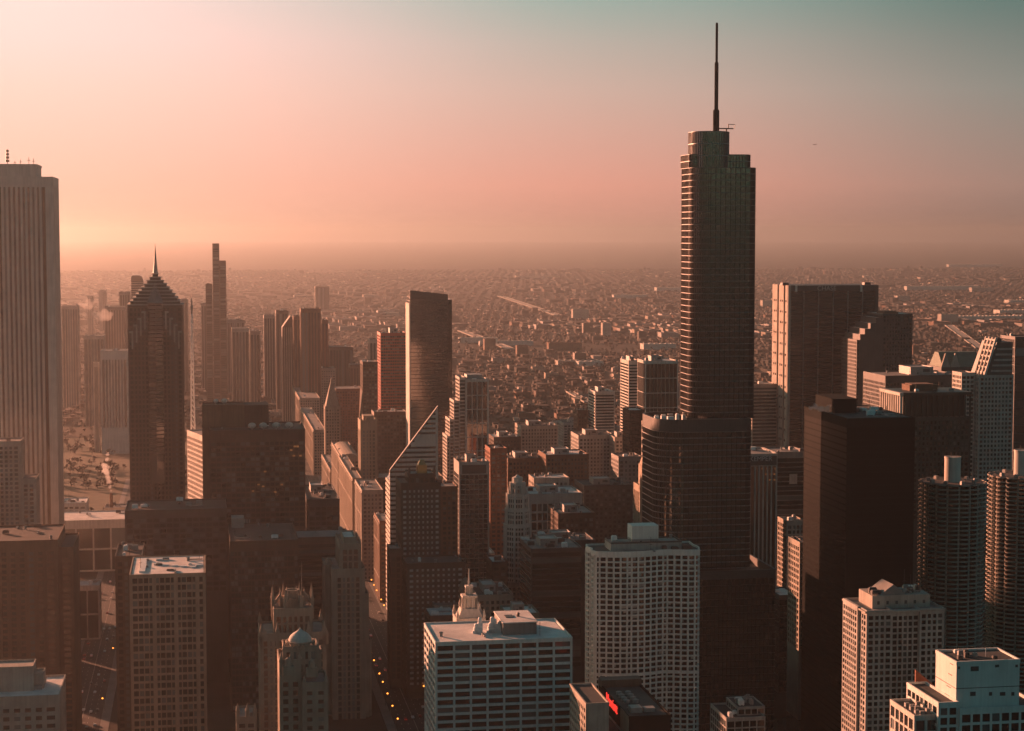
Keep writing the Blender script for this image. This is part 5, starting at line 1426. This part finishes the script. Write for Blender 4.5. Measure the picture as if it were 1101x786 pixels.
for nm, a, b, yt, Y, d, st, lab, u in mids:
    tower(nm, a, b, yt, Y, d, st, lab, cat='building', low=min(800, yt+130), units=u, cap=60 if Y < 1600 else 0,
          big=(.25, .6, .3, .7, 4.5) if u >= 5 else None, roof=('roof_grey', 'roof_dark', 'roof_white')[int(a+yt) % 3])
# gothic slip of a tower against the glass tower
T = tower('lit_gothic_tower', 688, 702, 522, 1330, 20, S('vert', 3, 3.8, 1.4, 1.2, 'terracotta', 'glass_flat', rec=.6, edge=1.6, top=4), 'ornate terracotta tower burning in the sun beside the needle tower', low=620, units=0, finish=False)
z1, z2 = T.hit(695, 500, 5)[1], T.hit(698, 486, 8)[1]
m = MB(); m.box(T.w*.25, T.w*.85, 4, 15, T.h, z1); m.prism([(T.w*.3, 5), (T.w*.8, 5), (T.w*.8, 14), (T.w*.3, 14)], z1, z2, [(T.w*.53, 9), (T.w*.57, 9), (T.w*.57, 10), (T.w*.53, 10)]); m.build('tower_top', M['terracotta'], T.e)
for q in (.8, T.w-.8): pinnacle(q, .8, T.h-2, 11, .8).build('pinnacle', M['terracotta'], T.e)
T.finish()
# low structures in the glow at the left
T = tower('bay_window_hall', 60, 140, 560, 1700, 60, S('grid', 16, 18, 1.4, 1.5, 'white_stone', 'glass_office', rec=.8, edge=2, top=7), 'long pale low hall with tall window bays behind the chevron tower foot', cat='hall', low=2001, units=6, roof='roof_white')
T = tower('lumpy_roof_hall', 66, 93, 541, 1880, 40, cr('white_stone', bay=6), 'pale low hall with a lumpy bright roof beyond the long hall', cat='hall', low=2001, units=9, roof='roof_white')
T = tower('chimney_house', 112, 136, 546, 1800, 26, cr('pale_stone', bay=6), 'low boiler house with a round chimney sending up white steam', cat='building', low=2001, units=5, finish=False)
xq, zq = T.hit(119.5, 537, 10)[0], T.hit(119.5, 530, 10)[1]
m = MB(); m.cyl(xq, 10, 1.8, T.h, zq, 12, 1.4); m.build('chimney', M['brown_brick'], T.e); T.finish()
CHIM = (T.O[0]+xq*cos(ROT)-10*sin(ROT), T.O[1]+xq*sin(ROT)+10*cos(ROT), zq)
tower('glass_front_pavilion', 80, 107, 630, 1415, 24, S('grid', 9, 20, .8, 1.2, 'white_stone', 'glass_office', rec=.8, edge=1.2, top=3), 'low pavilion with a pale roof and big panes beside the left boulevard', cat='pavilion', low=2001, units=3, roof='roof_white')
T = Tower('street_bridge', 72, 758, 1118, 'pale bridge carrying the left boulevard over the river', 'bridge')
bw = Vector(grid_xy(colu, 1112)); lx, ly = T.loc(bw.x, bw.y)
m = MB(); m.box(lx-17, lx+17, ly-32, ly+32, .05, 1.2); m.build('deck', M['concrete'], T.e)
for q in (-17, 16.4):
    m = MB(); m.box(lx+q, lx+q+.6, ly-32, ly+32, 1.2, 2.3)
    for i in range(16): m.box(lx+q-.1, lx+q+.7, ly-32+i*4.2, ly-31.2+i*4.2, 1.2, 2.6)
    m.build('railing', M['white_metal'], T.e)
bridge_b = Vector(grid_xy(mich, 1112))
T = Tower('street_bridge', 400, 758, 1119, 'dark bridge carrying the central avenue over the river', 'bridge')
lx, ly = T.loc(bridge_b.x, bridge_b.y)
m = MB(); m.box(lx-19, lx+19, ly-32, ly+32, .05, 1.0); m.build('deck', ASPHALT, T.e)
for q in (-19, 18.4):
    m = MB(); m.box(lx+q, lx+q+.6, ly-32, ly+32, 1.0, 2.1); m.build('railing', M['limestone'], T.e)

# ------------------------------------------------------------------ blocks between the named towers
foot = []
for o in list(COL.objects):
    if o.type == 'EMPTY':
        bx = [1e9, -1e9, 1e9, -1e9]
        for c in o.children:
            if c.type != 'MESH' or c.name.startswith('window'): continue
            for v in c.bound_box:
                bx[0] = min(bx[0], v[0]+c.location.x); bx[1] = max(bx[1], v[0]+c.location.x); bx[2] = min(bx[2], v[1]+c.location.y); bx[3] = max(bx[3], v[1]+c.location.y)
        pts = []
        rz = o.rotation_euler.z
        for x in (bx[0], bx[1]):
            for y in (bx[2], bx[3]):
                pts.append(grid_ws(o.location.x + x*cos(rz)-y*sin(rz), o.location.y + x*sin(rz)+y*cos(rz)))
        foot.append((min(p[0] for p in pts), max(p[0] for p in pts), min(p[1] for p in pts), max(p[1] for p in pts)))
def is_free(w0, w1, s0, s1, pad=3):
    for a, b, c, d in foot:
        if w0 < b+pad and w1 > a-pad and s0 < d+pad and s1 > c-pad: return False
    for q, hw in ((mich, 21), (colu, 20), (stat, 17)):
        if w0 < q+hw and w1 > q-hw: return False
    return True
rg = random.Random(41)
loop_st = [cr('brown_brick', bay=4), cr('dark_brick', bay=4), cr('grey_granite', bay=4), cr('limestone', bay=4.5), cr('red_brick', bay=4), cr('concrete', bay=5)]
loop_lab = {'brown_brick': 'brown brick mid-rise packed among the lower roofs downtown', 'dark_brick': 'dark brick mid-rise packed among the lower roofs downtown', 'grey_granite': 'grey stone mid-rise packed among the lower roofs downtown',
            'limestone': 'pale stone mid-rise packed among the lower roofs downtown', 'red_brick': 'reddish brick mid-rise packed among the lower roofs downtown', 'concrete': 'pale concrete mid-rise packed among the lower roofs downtown'}
cnt = 0
for bi in range(-3, 16):
    for bj in range(0, 13):
        w0, s0 = mich+21+bi*112, 1160+bj*112
        for (fu, fv) in ((0, 0), (.5, 0), (0, .5), (.5, .5)):
            a, c = w0+fu*96+2, s0+fv*92+2
            b, d = a+rg.uniform(34, 44), c+rg.uniform(32, 42)
            X, Y = grid_xy((a+b)/2, c)
            px = CX+FPX*X/Y
            if Y < 1180 or px < 395 or px > 1120 or not is_free(a, b, c, d): continue
            if bi < 0: continue
            hmax = CAMZ - Y*math.tan(math.atan((455-CY)/FPX)+PITCH)
            h = min(rg.choice((18, 25, 32, 40, 50, 58, 66)) * rg.uniform(.85, 1.1), hmax)
            if h < 10: continue
            d0 = ray(px, 500); T = Tower('mid_rise', px, 500, Y, '', 'building')
            st = rg.choice(loop_st)
            T.e.location = (*grid_xy(a, c), 0); tag(T.e, loop_lab[st['wall']], 'building', 'mid-rises between the towers of ' + st['wall'].replace('_', ' '))
            T.cap = 0; W, D = b-a, d-c
            T.block(0, W, 0, D, 0, h, st, zf=max(0, h-45), roof=rg.choice(('roof_grey', 'roof_dark', 'roof_grey', 'roof_white')))
            q = rg.uniform(.15, .5)*W; r_ = rg.uniform(.2, .5)*D
            T.clutter(0, W, 0, D, h, rg.randint(2, 4), (q, q+rg.uniform(6, 14), r_, r_+rg.uniform(6, 12), rg.uniform(3, 6)), mat=rg.choice(('brown_brick', 'concrete', 'grey_metal')))
            T.finish(); foot.append((a, b, c, d)); cnt += 1
print('mid rises', cnt)

# ------------------------------------------------------------------ the low city out to the horizon
rg = random.Random(7)
def add_house(m, x, y, w, d, h, z=0, rot=ROT):
    c, n = cos(rot), sin(rot); b = len(m.v)
    for zz in (z, h):
        for lx, ly in ((0, 0), (w, 0), (w, d), (0, d)):
            m.v.append((x+c*lx-n*ly, y+n*lx+c*ly, zz))
    m.f += [(b+4, b+5, b+6, b+7), (b, b+1, b+5, b+4), (b+1, b+2, b+6, b+5), (b+2, b+3, b+7, b+6), (b+3, b, b+4, b+7)]
def city_mat(name, cols):
    m, t, b = principled(name)
    ge = N(t, 'ShaderNodeNewGeometry')
    t.links.new(ramp(t, ge.outputs['Random Per Island'], [(i/len(cols), c) for i, c in enumerate(cols)], 'CONSTANT'), b.inputs['Base Color'])
    b.inputs['Roughness'].default_value = 0.9; b.inputs['Specular IOR Level'].default_value = 0.2
    return m
CITY = city_mat('city_roofs', [tuple(v*k for v in c) for k in (.55, .8, .65, .45) for c in ((0.035, 0.034, 0.030), (0.055, 0.046, 0.040), (0.05, 0.04, 0.034), (0.03, 0.031, 0.028), (0.045, 0.043, 0.04), (0.04, 0.037, 0.032))] + [(0.34, 0.30, 0.26), (0.12, 0.07, 0.05)])
from mathutils import noise as mnoise
cands = []
def patch(w, s, sc=0.0011): return mnoise.noise((w*sc, s*sc, 3.3))
def in_view(X, Y, mg=12): 
    px = CX+FPX*X/Y
    return -mg*4 < px < 1101+mg*4
big = MB()
s = 2250.0
while s < 15500:
    bl = 105 if s < 8000 else 160
    wspan = s*.36+300
    w = -s*.16-200
    while w < s*.55+200:
        X, Y = grid_xy(w, s)
        if in_view(X, Y) and Y > 1900:
            pv_ = patch(w, s)
            lake = patch(w+9000, s, .0006)
            px = CX+FPX*X/Y
            if px < 216 and s < 3000: pass                                  # the park stays open
            elif pv_ < -.52: pass                                           # rail yards, parks
            elif pv_ > .36:                                                 # works and warehouses
                for k in range(2):
                    W, D, H = rg.uniform(30, 85), rg.uniform(30, 70), rg.uniform(8, 15)
                    cands.append((w+rg.uniform(0, 15), s+k*50, W, D, H))
            else:
                nh = 15 if s < 4500 else (9 if s < 8000 else 6)
                for k in range(nh):
                    r_ = rg.random()
                    H = rg.uniform(3.5, 6.5) if r_ < .95 else (rg.uniform(7, 12) if r_ < .997 else rg.uniform(18, 32))
                    W = rg.uniform(6, 12) if s < 8000 else rg.uniform(10, 20); D = rg.uniform(10, 22)
                    if r_ >= .95: W, D = rg.uniform(16, 34), rg.uniform(16, 34)
                    cands.append((w+(6, bl*.4, bl*.72)[k % 3]+rg.uniform(-7, 7), s+6+(k//3)*(bl-10)/max(1, (nh+2)//3)+rg.uniform(-4, 6), W, D, H))
        w += bl
    s += bl
good = []
for (w, s, W, D, H) in cands:
    if s < 2900 and not is_free(w, w+W, s, s+D, 4): continue
    X, Y = grid_xy(w, s)
    if Y < 2600: H = min(H, max(6, CAMZ-Y*math.tan(math.atan((445-CY)/FPX)+PITCH)))
    good.append((W*H/Y/Y if in_view(X, Y, 0) else 0, X, Y, W, D, H))
good.sort(key=lambda g_: -g_[0])
mats = [M['brown_panel'], M['dark_brick'], M['brown_brick'], M['grey_granite'], M['limestone'], M['dark_granite']]
nml = ('dull brown', 'dark brick', 'brown brick', 'grey stone', 'pale stone', 'dark grey')
for i, (_, X, Y, W, D, H) in enumerate(good[:290]):
    m = MB(); m.box(0, W, 0, D, 0, H); m.ring([(-.1, -.1), (W+.1, -.1), (W+.1, D+.1), (-.1, D+.1)], [(.5, .5), (W-.5, .5), (W-.5, D-.5), (.5, D-.5)], H-.03, H+.9)
    q = rg.uniform(.1, .6)*W; m.box(q, q+W*.25, D*.3, D*.3+W*.25, H-.03, H+rg.uniform(2, 4))
    m.box(-.06, W+.06, -.06, -.01, H*.3, H*.36); m.box(-.06, W+.06, -.06, -.01, H*.62, H*.68)
    k = rg.choice((0, 0, 1, 1, 2, 3, 4, 5))
    o = m.build('low_building', mats[k], None, (X, Y, 0), ROT)
    tag(o, 'small ' + nml[k] + ' flat-roofed building on the city plain', 'building', 'low buildings on the city plain of ' + nml[k])
mb = MB()
for (_, X, Y, W, D, H) in good[290:]: add_house(mb, X, Y, W, D, H)
tag(mb.build('distant_houses', CITY), kind='stuff', label='countless low houses spreading to the hazy horizon')
print('houses', len(good))

# long sunlit sheds, viaducts and tall loners on the plain
def plain_building(px, py, wid, dep, hgt, name, lab, mat, cat='building'):
    X, Y = ground_pt(px, py); m = MB(); m.box(0, wid, 0, dep, 0, hgt); m.ring([(-.2, -.2), (wid+.2, -.2), (wid+.2, dep+.2), (-.2, dep+.2)], [(1, 1), (wid-1, 1), (wid-1, dep-1), (1, dep-1)], hgt-.05, hgt+1.2)
    n = max(2, int(wid/14))
    for i in range(n): m.box(wid*(i+.3)/n, wid*(i+.7)/n, dep*.4, dep*.6, hgt-.05, hgt+2.2)
    tag(m.build(name, mat, None, (X, Y, 0), ROT), lab, cat)
W_, P_, B_ = M['white_stone'], M['pale_stone'], M['brown_brick']
for a in ((494, 369, 110, 26, 14, 'long_shed', 'long pale shed near the smooth glass tower', W_), (516, 372, 150, 24, 12, 'long_shed', 'second long pale shed, just right of the first', W_),
          (600, 394, 100, 40, 12, 'flat_roof_depot', 'flat pale depot roof in the middle of the plain', P_), (622, 395, 60, 40, 12, 'flat_roof_depot', 'smaller pale depot beside the flat one', W_),
          (616, 343, 60, 30, 34, 'plain_tower_block', 'blocky tower at the end of the bright viaduct', P_), (648, 362, 26, 26, 40, 'plain_tower_block', 'small sunlit tower block on the plain left of the needle tower', P_),
          (692, 376, 90, 40, 14, 'flat_roof_depot', 'bright depot roof close to the needle tower', W_), (556, 383, 30, 24, 26, 'plain_tower_block', 'low tower block left of the depots', B_),
          (590, 377, 90, 30, 20, 'brick_works', 'wide brick works with sunlit end in the plain', B_), (521, 377, 30, 26, 30, 'plain_tower_block', 'tower block standing beside the long sheds', B_),
          (660, 321, 160, 40, 16, 'far_shed', 'faint pale shed high on the plain', W_), (706, 313, 220, 50, 18, 'far_shed', 'bright far shed left of the needle tower', W_),
          (975, 312, 420, 40, 20, 'far_shed', 'very long pale shed behind the bank tower', W_), (1085, 328, 380, 50, 20, 'far_shed', 'long pale shed near the right edge', W_),
          (1012, 349, 60, 34, 34, 'plain_tower_block', 'blocky tower above the gabled roofs', P_), (1030, 345, 260, 60, 15, 'flat_roof_depot', 'pale flat depots left of the slanted tower', W_),
          (1075, 338, 220, 60, 15, 'flat_roof_depot', 'broad pale depot at the right edge of the plain', W_), (965, 324, 60, 40, 24, 'brick_works', 'small works right of the bank tower', P_),
          (1045, 314, 120, 40, 22, 'brick_works', 'works in the haze above the right-hand depots', P_), (820, 330, 60, 36, 26, 'brick_works', 'works seen between needle tower and bank tower', P_),
          (1020, 287, 520, 50, 22, 'far_shed', 'faintest long shed near the right horizon', W_), (555, 300, 300, 50, 20, 'far_shed', 'faint shed near the horizon left of centre', P_)):
    plain_building(*a)
def viaduct(p0, p1, wid, lab):
    a, b = Vector(ground_pt(*p0)), Vector(ground_pt(*p1)); d = (b-a); L = d.length; rz = atan2(d.y, d.x)
    m = MB(); m.box(0, L, -wid/2, wid/2, 6.5, 8); m.box(0, L, -wid/2, -wid/2+.6, 8, 9.2); m.box(0, L, wid/2-.6, wid/2, 8, 9.2)
    n = int(L/40)
    for i in range(n): m.box(i*L/n, i*L/n+1.6, -wid/2+1, wid/2-1, 0, 6.5)
    tag(m.build('viaduct', M['pale_stone'], None, (a.x, a.y, 0), rz), lab, 'viaduct')
viaduct((538, 320), (600, 341), 30, 'bright straight road viaduct crossing the plain left of centre')
viaduct((496, 358), (548, 378), 26, 'shorter pale viaduct near the smooth glass tower')
viaduct((1020, 352), (1054, 377), 26, 'pale road viaduct running towards the slanted tower')
viaduct((640, 345), (722, 352), 22, 'low pale viaduct crossing left of the needle tower')
viaduct((612, 425), (632, 437), 14, 'short rail viaduct among the centre roofs')

# bare winter trees, massed
def trees_mesh(pts, seed):
    rg = random.Random(seed); m = MB()
    for x, y, h in pts:
        r = h*.36
        m.box(x-.2, x+.2, y-.2, y+.2, 0, h*.5)
        for k in range(9):
            a, u = rg.uniform(0, 2*pi), rg.uniform(-1, 1); q = r*rg.uniform(.35, 1)
            c = Vector((x+q*cos(a)*math.sqrt(1-u*u), y+q*sin(a)*math.sqrt(1-u*u), h*.62+u*q*.95))
            d1 = Vector((rg.uniform(-1, 1), rg.uniform(-1, 1), rg.uniform(-.6, 1))).normalized()*r*rg.uniform(.3, .6); d2 = d1.orthogonal().normalized()*r*rg.uniform(.2, .5)
            b = len(m.v); m.v += [tuple(c-d1-d2), tuple(c+d1-d2*.6), tuple(c+d1*.8+d2), tuple(c-d1*.7+d2)]; m.f.append((b, b+1, b+2, b+3))
    return m
pts = []
rg = random.Random(9)
for i in range(9000):
    s = 2300 + 7000*rg.random()**1.6; w = rg.uniform(-s*.16, s*.5); X, Y = grid_xy(w, s)
    if in_view(X, Y) and patch(w, s) < .2 and mnoise.noise((w*.004, s*.004, 8)) > -.25 and is_free(w-4, w+4, s-4, s+4, 1): pts.append((X, Y, rg.uniform(8, 15)))
tag(trees_mesh(pts, 1).build('distant_trees', M['twigs']), kind='stuff', label='bare winter trees scattered over the plain')
pts = []
for i in range(900):
    w, s = rg.uniform(colu-200, mich-24), rg.uniform(1760, 2900)
    if is_free(w-4, w+4, s-4, s+4, 2) and abs(w-colu-33) > 8 and mnoise.noise((w*.012, s*.012, 2)) > -.05: X, Y = grid_xy(w, s); pts.append((X, Y, rg.uniform(8, 14)))
tag(trees_mesh(pts, 2).build('park_trees', M['twigs']), kind='stuff', label='bare trees of the park in the glow at the left')

# ------------------------------------------------------------------ cars, lamps
def make_car(body, lights):
    e = bpy.data.objects.new('car', None); COL.objects.link(e)
    m = MB(); m.extrude_yz([(-2.3, .35), (2.3, .35), (2.35, .8), (1.3, .95), (.8, 1.0), (-1.9, 1.0), (-2.3, .9)], -.9, .9); m.extrude_yz([(-1.8, 1.0), (.9, 1.0), (.3, 1.42), (-1.3, 1.45)], -.74, .74); m.build('body', M[body], e)
    m = MB(); m.extrude_yz([(-1.72, 1.03), (.8, 1.03), (.26, 1.36), (-1.26, 1.38)], -.77, .77); m.build('window', M['glass_dark'], e)
    for x in (-.86, .66):
        for y in (-1.4, 1.45):
            m = MB(); k = 10; m.extrude_yz([(y+.33*cos(2*pi*i/k), .33+.33*sin(2*pi*i/k)) for i in range(k)], x, x+.2); m.build('wheel', M['tyre'], e)
    for x in (-.8, .4):
        m = MB(); m.box(x, x+.4, 2.3, 2.4, .6, .8); m.build('tail_light', M[lights], e)
    return e
def copy_tree(o):
    r = o.copy(); COL.objects.link(r)
    for ch in o.children: c = ch.copy(); COL.objects.link(c); c.parent = r
    return r
protos = {}
rg = random.Random(12)
def cars(wc, half, s0, s1, n, where, zfun=lambda s: .02):
    for i in range(n):
        k = rg.choice(('car_pale', 'car_dark', 'car_dark', 'car_pale', 'car_red')); ln = rg.randint(-2, 2)
        w = wc + ln*half*.38 + rg.uniform(-.4, .4); s = rg.uniform(s0, s1)
        if 1078 < s < 1146: z = 1.23 if wc == colu else 1.03
        else: z = .02
        if k not in protos: o = protos[k] = make_car(k, 'red_sign')
        else: o = copy_tree(protos[k])
        o.location = (*grid_xy(w, s), z); o.rotation_euler.z = ROT + (0 if ln >= 0 else pi)
        tag(o, {'car_pale': 'pale', 'car_dark': 'dark', 'car_red': 'red'}[k] + ' car on the ' + where, 'car', 'cars on the ' + where)
cars(colu, 12, 1060, 1700, 46, 'left boulevard')
cars(mich, 13, 1150, 1700, 34, 'central avenue')
cars(stat, 9, 1100, 1700, 16, 'shaded street at the right')
def make_lamp():
    e = bpy.data.objects.new('street_lamp', None); COL.objects.link(e)
    m = MB(); m.cyl(0, 0, .12, 0, 8, 6, .08); m.tube((0, 0, 7.9), (1.2, 0, 8.5), .07); m.build('post', M['dark_metal'], e)
    m = MB(); m.lathe(1.4, 0, [(.05, 8.9), (.45, 8.7), (.6, 8.35), (.42, 8.0), (.05, 7.85)], 10); m.build('lantern', M['lamp'], e)
    return e
lp = None
for wc, half, ss, where in ((mich, 14.5, [1150+13*i+((i*7) % 5)*1.6-3 for i in range(38) if i % 7 != 3], 'central avenue'), (colu, 13.5, [1080+75*i for i in range(7)], 'left boulevard'), (stat, 10.5, [1090, 1150, 1230, 1330], 'shaded street at the right')):
    for i, s in enumerate(ss):
        sd = -1 if i % 2 else 1
        if where == 'central avenue': sd = 1 if i % 2 else -1
        lp_o = make_lamp() if lp is None else copy_tree(lp); lp = lp or lp_o
        lp_o.location = (*grid_xy(wc+sd*half, s), .14 if not 1078 < s < 1146 else 1.2); lp_o.rotation_euler.z = ROT + (pi if sd > 0 else 0)
        tag(lp_o, 'lit orange street lamp along the ' + where, 'street lamp', 'lamps along the ' + where)

# ------------------------------------------------------------------ steam and the aeroplane
def steam(name, lab, pts, dens=.05, vox=.8):
    sm = bpy.data.materials.new('steam_vapour'); sm.use_nodes = True; t = sm.node_tree; t.nodes.clear()
    v = N(t, 'ShaderNodeVolumePrincipled', inp={'Color': (1, 1, 1, 1), 'Density': dens, 'Anisotropy': .2}); o_ = N(t, 'ShaderNodeOutputMaterial'); t.links.new(v.outputs[0], o_.inputs['Volume'])
    rg = random.Random(name+lab); m = MB()
    for (x, y, z, r) in pts:
        for k in range(7):
            a, u = rg.uniform(0, 2*pi), rg.uniform(-.9, .9); q = r*.75
            cx_, cy_, cz_ = (x+q*cos(a)*math.sqrt(1-u*u), y+q*sin(a)*math.sqrt(1-u*u), z+q*u) if k else (x, y, z)
            rr = r*rg.uniform(.3, .55) if k else r*.8
            m.lathe(cx_, cy_, [(rr*sin(pi*i/8)+.001, cz_-rr*cos(pi*i/8)) for i in range(9)], 12)
    o = m.build(name, sm)
    md = o.modifiers.new('merge', 'REMESH'); md.mode = 'VOXEL'; md.voxel_size = vox
    return tag(o, lab, 'steam')
x, y, z = CHIM
steam('steam_plume', 'ragged white steam plume rising from the round chimney', [(x+dx, y, z+dz, r) for dx, dz, r in ((0, 2, 1.4), (-.8, 6, 2), (-1.8, 11, 2.6), (-3, 16, 3.2), (-4.6, 21, 3.8), (-5.5, 26, 4.0), (-3.8, 33, 2.6), (-2.6, 38, 2.2))], .10)
for px, py, Y, sc, lab in ((94, 329, 3500, 9, 'small steam puff in the glow right of the marble tower'), (112, 341, 3300, 11, 'larger bright steam cloud left of the chevron tower')):
    d = ray(px, py); t_ = Y/d.y; x, y, z = d.x*t_, Y, CAMZ+d.z*t_
    steam('steam_plume', lab, [(x-14, y, z+3, sc*.7), (x-4, y, z-1, sc*.8), (x+5, y, z, sc*.9), (x+2, y, z+9, sc*.7), (x+12, y, z+6, sc*.5)], .02, 1.6)
x, y, z = STEAM_AT
steam('steam_plume', 'white steam drifting left across the black slab roof', [(x-13, y, z+2.6, 1.6), (x-10, y, z+3.4, 2.2), (x-6.5, y, z+2.4, 2.4), (x-3, y, z+2.2, 2.2), (x-1.5, y, z+4, 1.5)], .16, .5)
d = ray(876, 155.4); t_ = 6200/d.y
e = bpy.data.objects.new('aeroplane', None); COL.objects.link(e); e.location = (d.x*t_, 6200, CAMZ+d.z*t_); e.rotation_euler.z = R(8)
tag(e, 'tiny dark aeroplane alone in the sky right of the needle spire', 'aeroplane')
m = MB(); k = 10
secs = [(-6.5, .1, .3), (-5, .7, 0), (-2, .95, 0), (2, .95, 0), (5, .5, .2), (7, .12, .4)]
for (x0, r0, z0), (x1, r1, z1) in zip(secs, secs[1:]):
    b = len(m.v)
    for xx, rr, zz in ((x0, r0, z0), (x1, r1, z1)): m.v += [(xx, rr*cos(2*pi*i/k), zz+rr*sin(2*pi*i/k)) for i in range(k)]
    for i in range(k): m.f.append((b+i, b+(i+1) % k, b+k+(i+1) % k, b+k+i))
m.build('fuselage', M['dark_metal'], e)
for sd in (-1, 1):
    m = MB(); m.v = [(-1.4, 0, .1), (1.1, 0, .1), (.9, sd*8, .5), (-.2, sd*8, .5), (-1.4, 0, .35), (1.1, 0, .35), (.9, sd*8, .6), (-.2, sd*8, .6)]
    m.f = [(0, 1, 2, 3), (7, 6, 5, 4), (0, 4, 5, 1), (1, 5, 6, 2), (2, 6, 7, 3), (3, 7, 4, 0)]; m.build('wing', M['dark_metal'], e)
m = MB(); m.extrude_xz([(4.6, .5), (6.8, .5), (7.1, 2.6), (6.2, 2.6)], -.1, .1); m.box(5.6, 6.8, -2.6, 2.6, .6, .75); m.build('tail', M['dark_metal'], e)
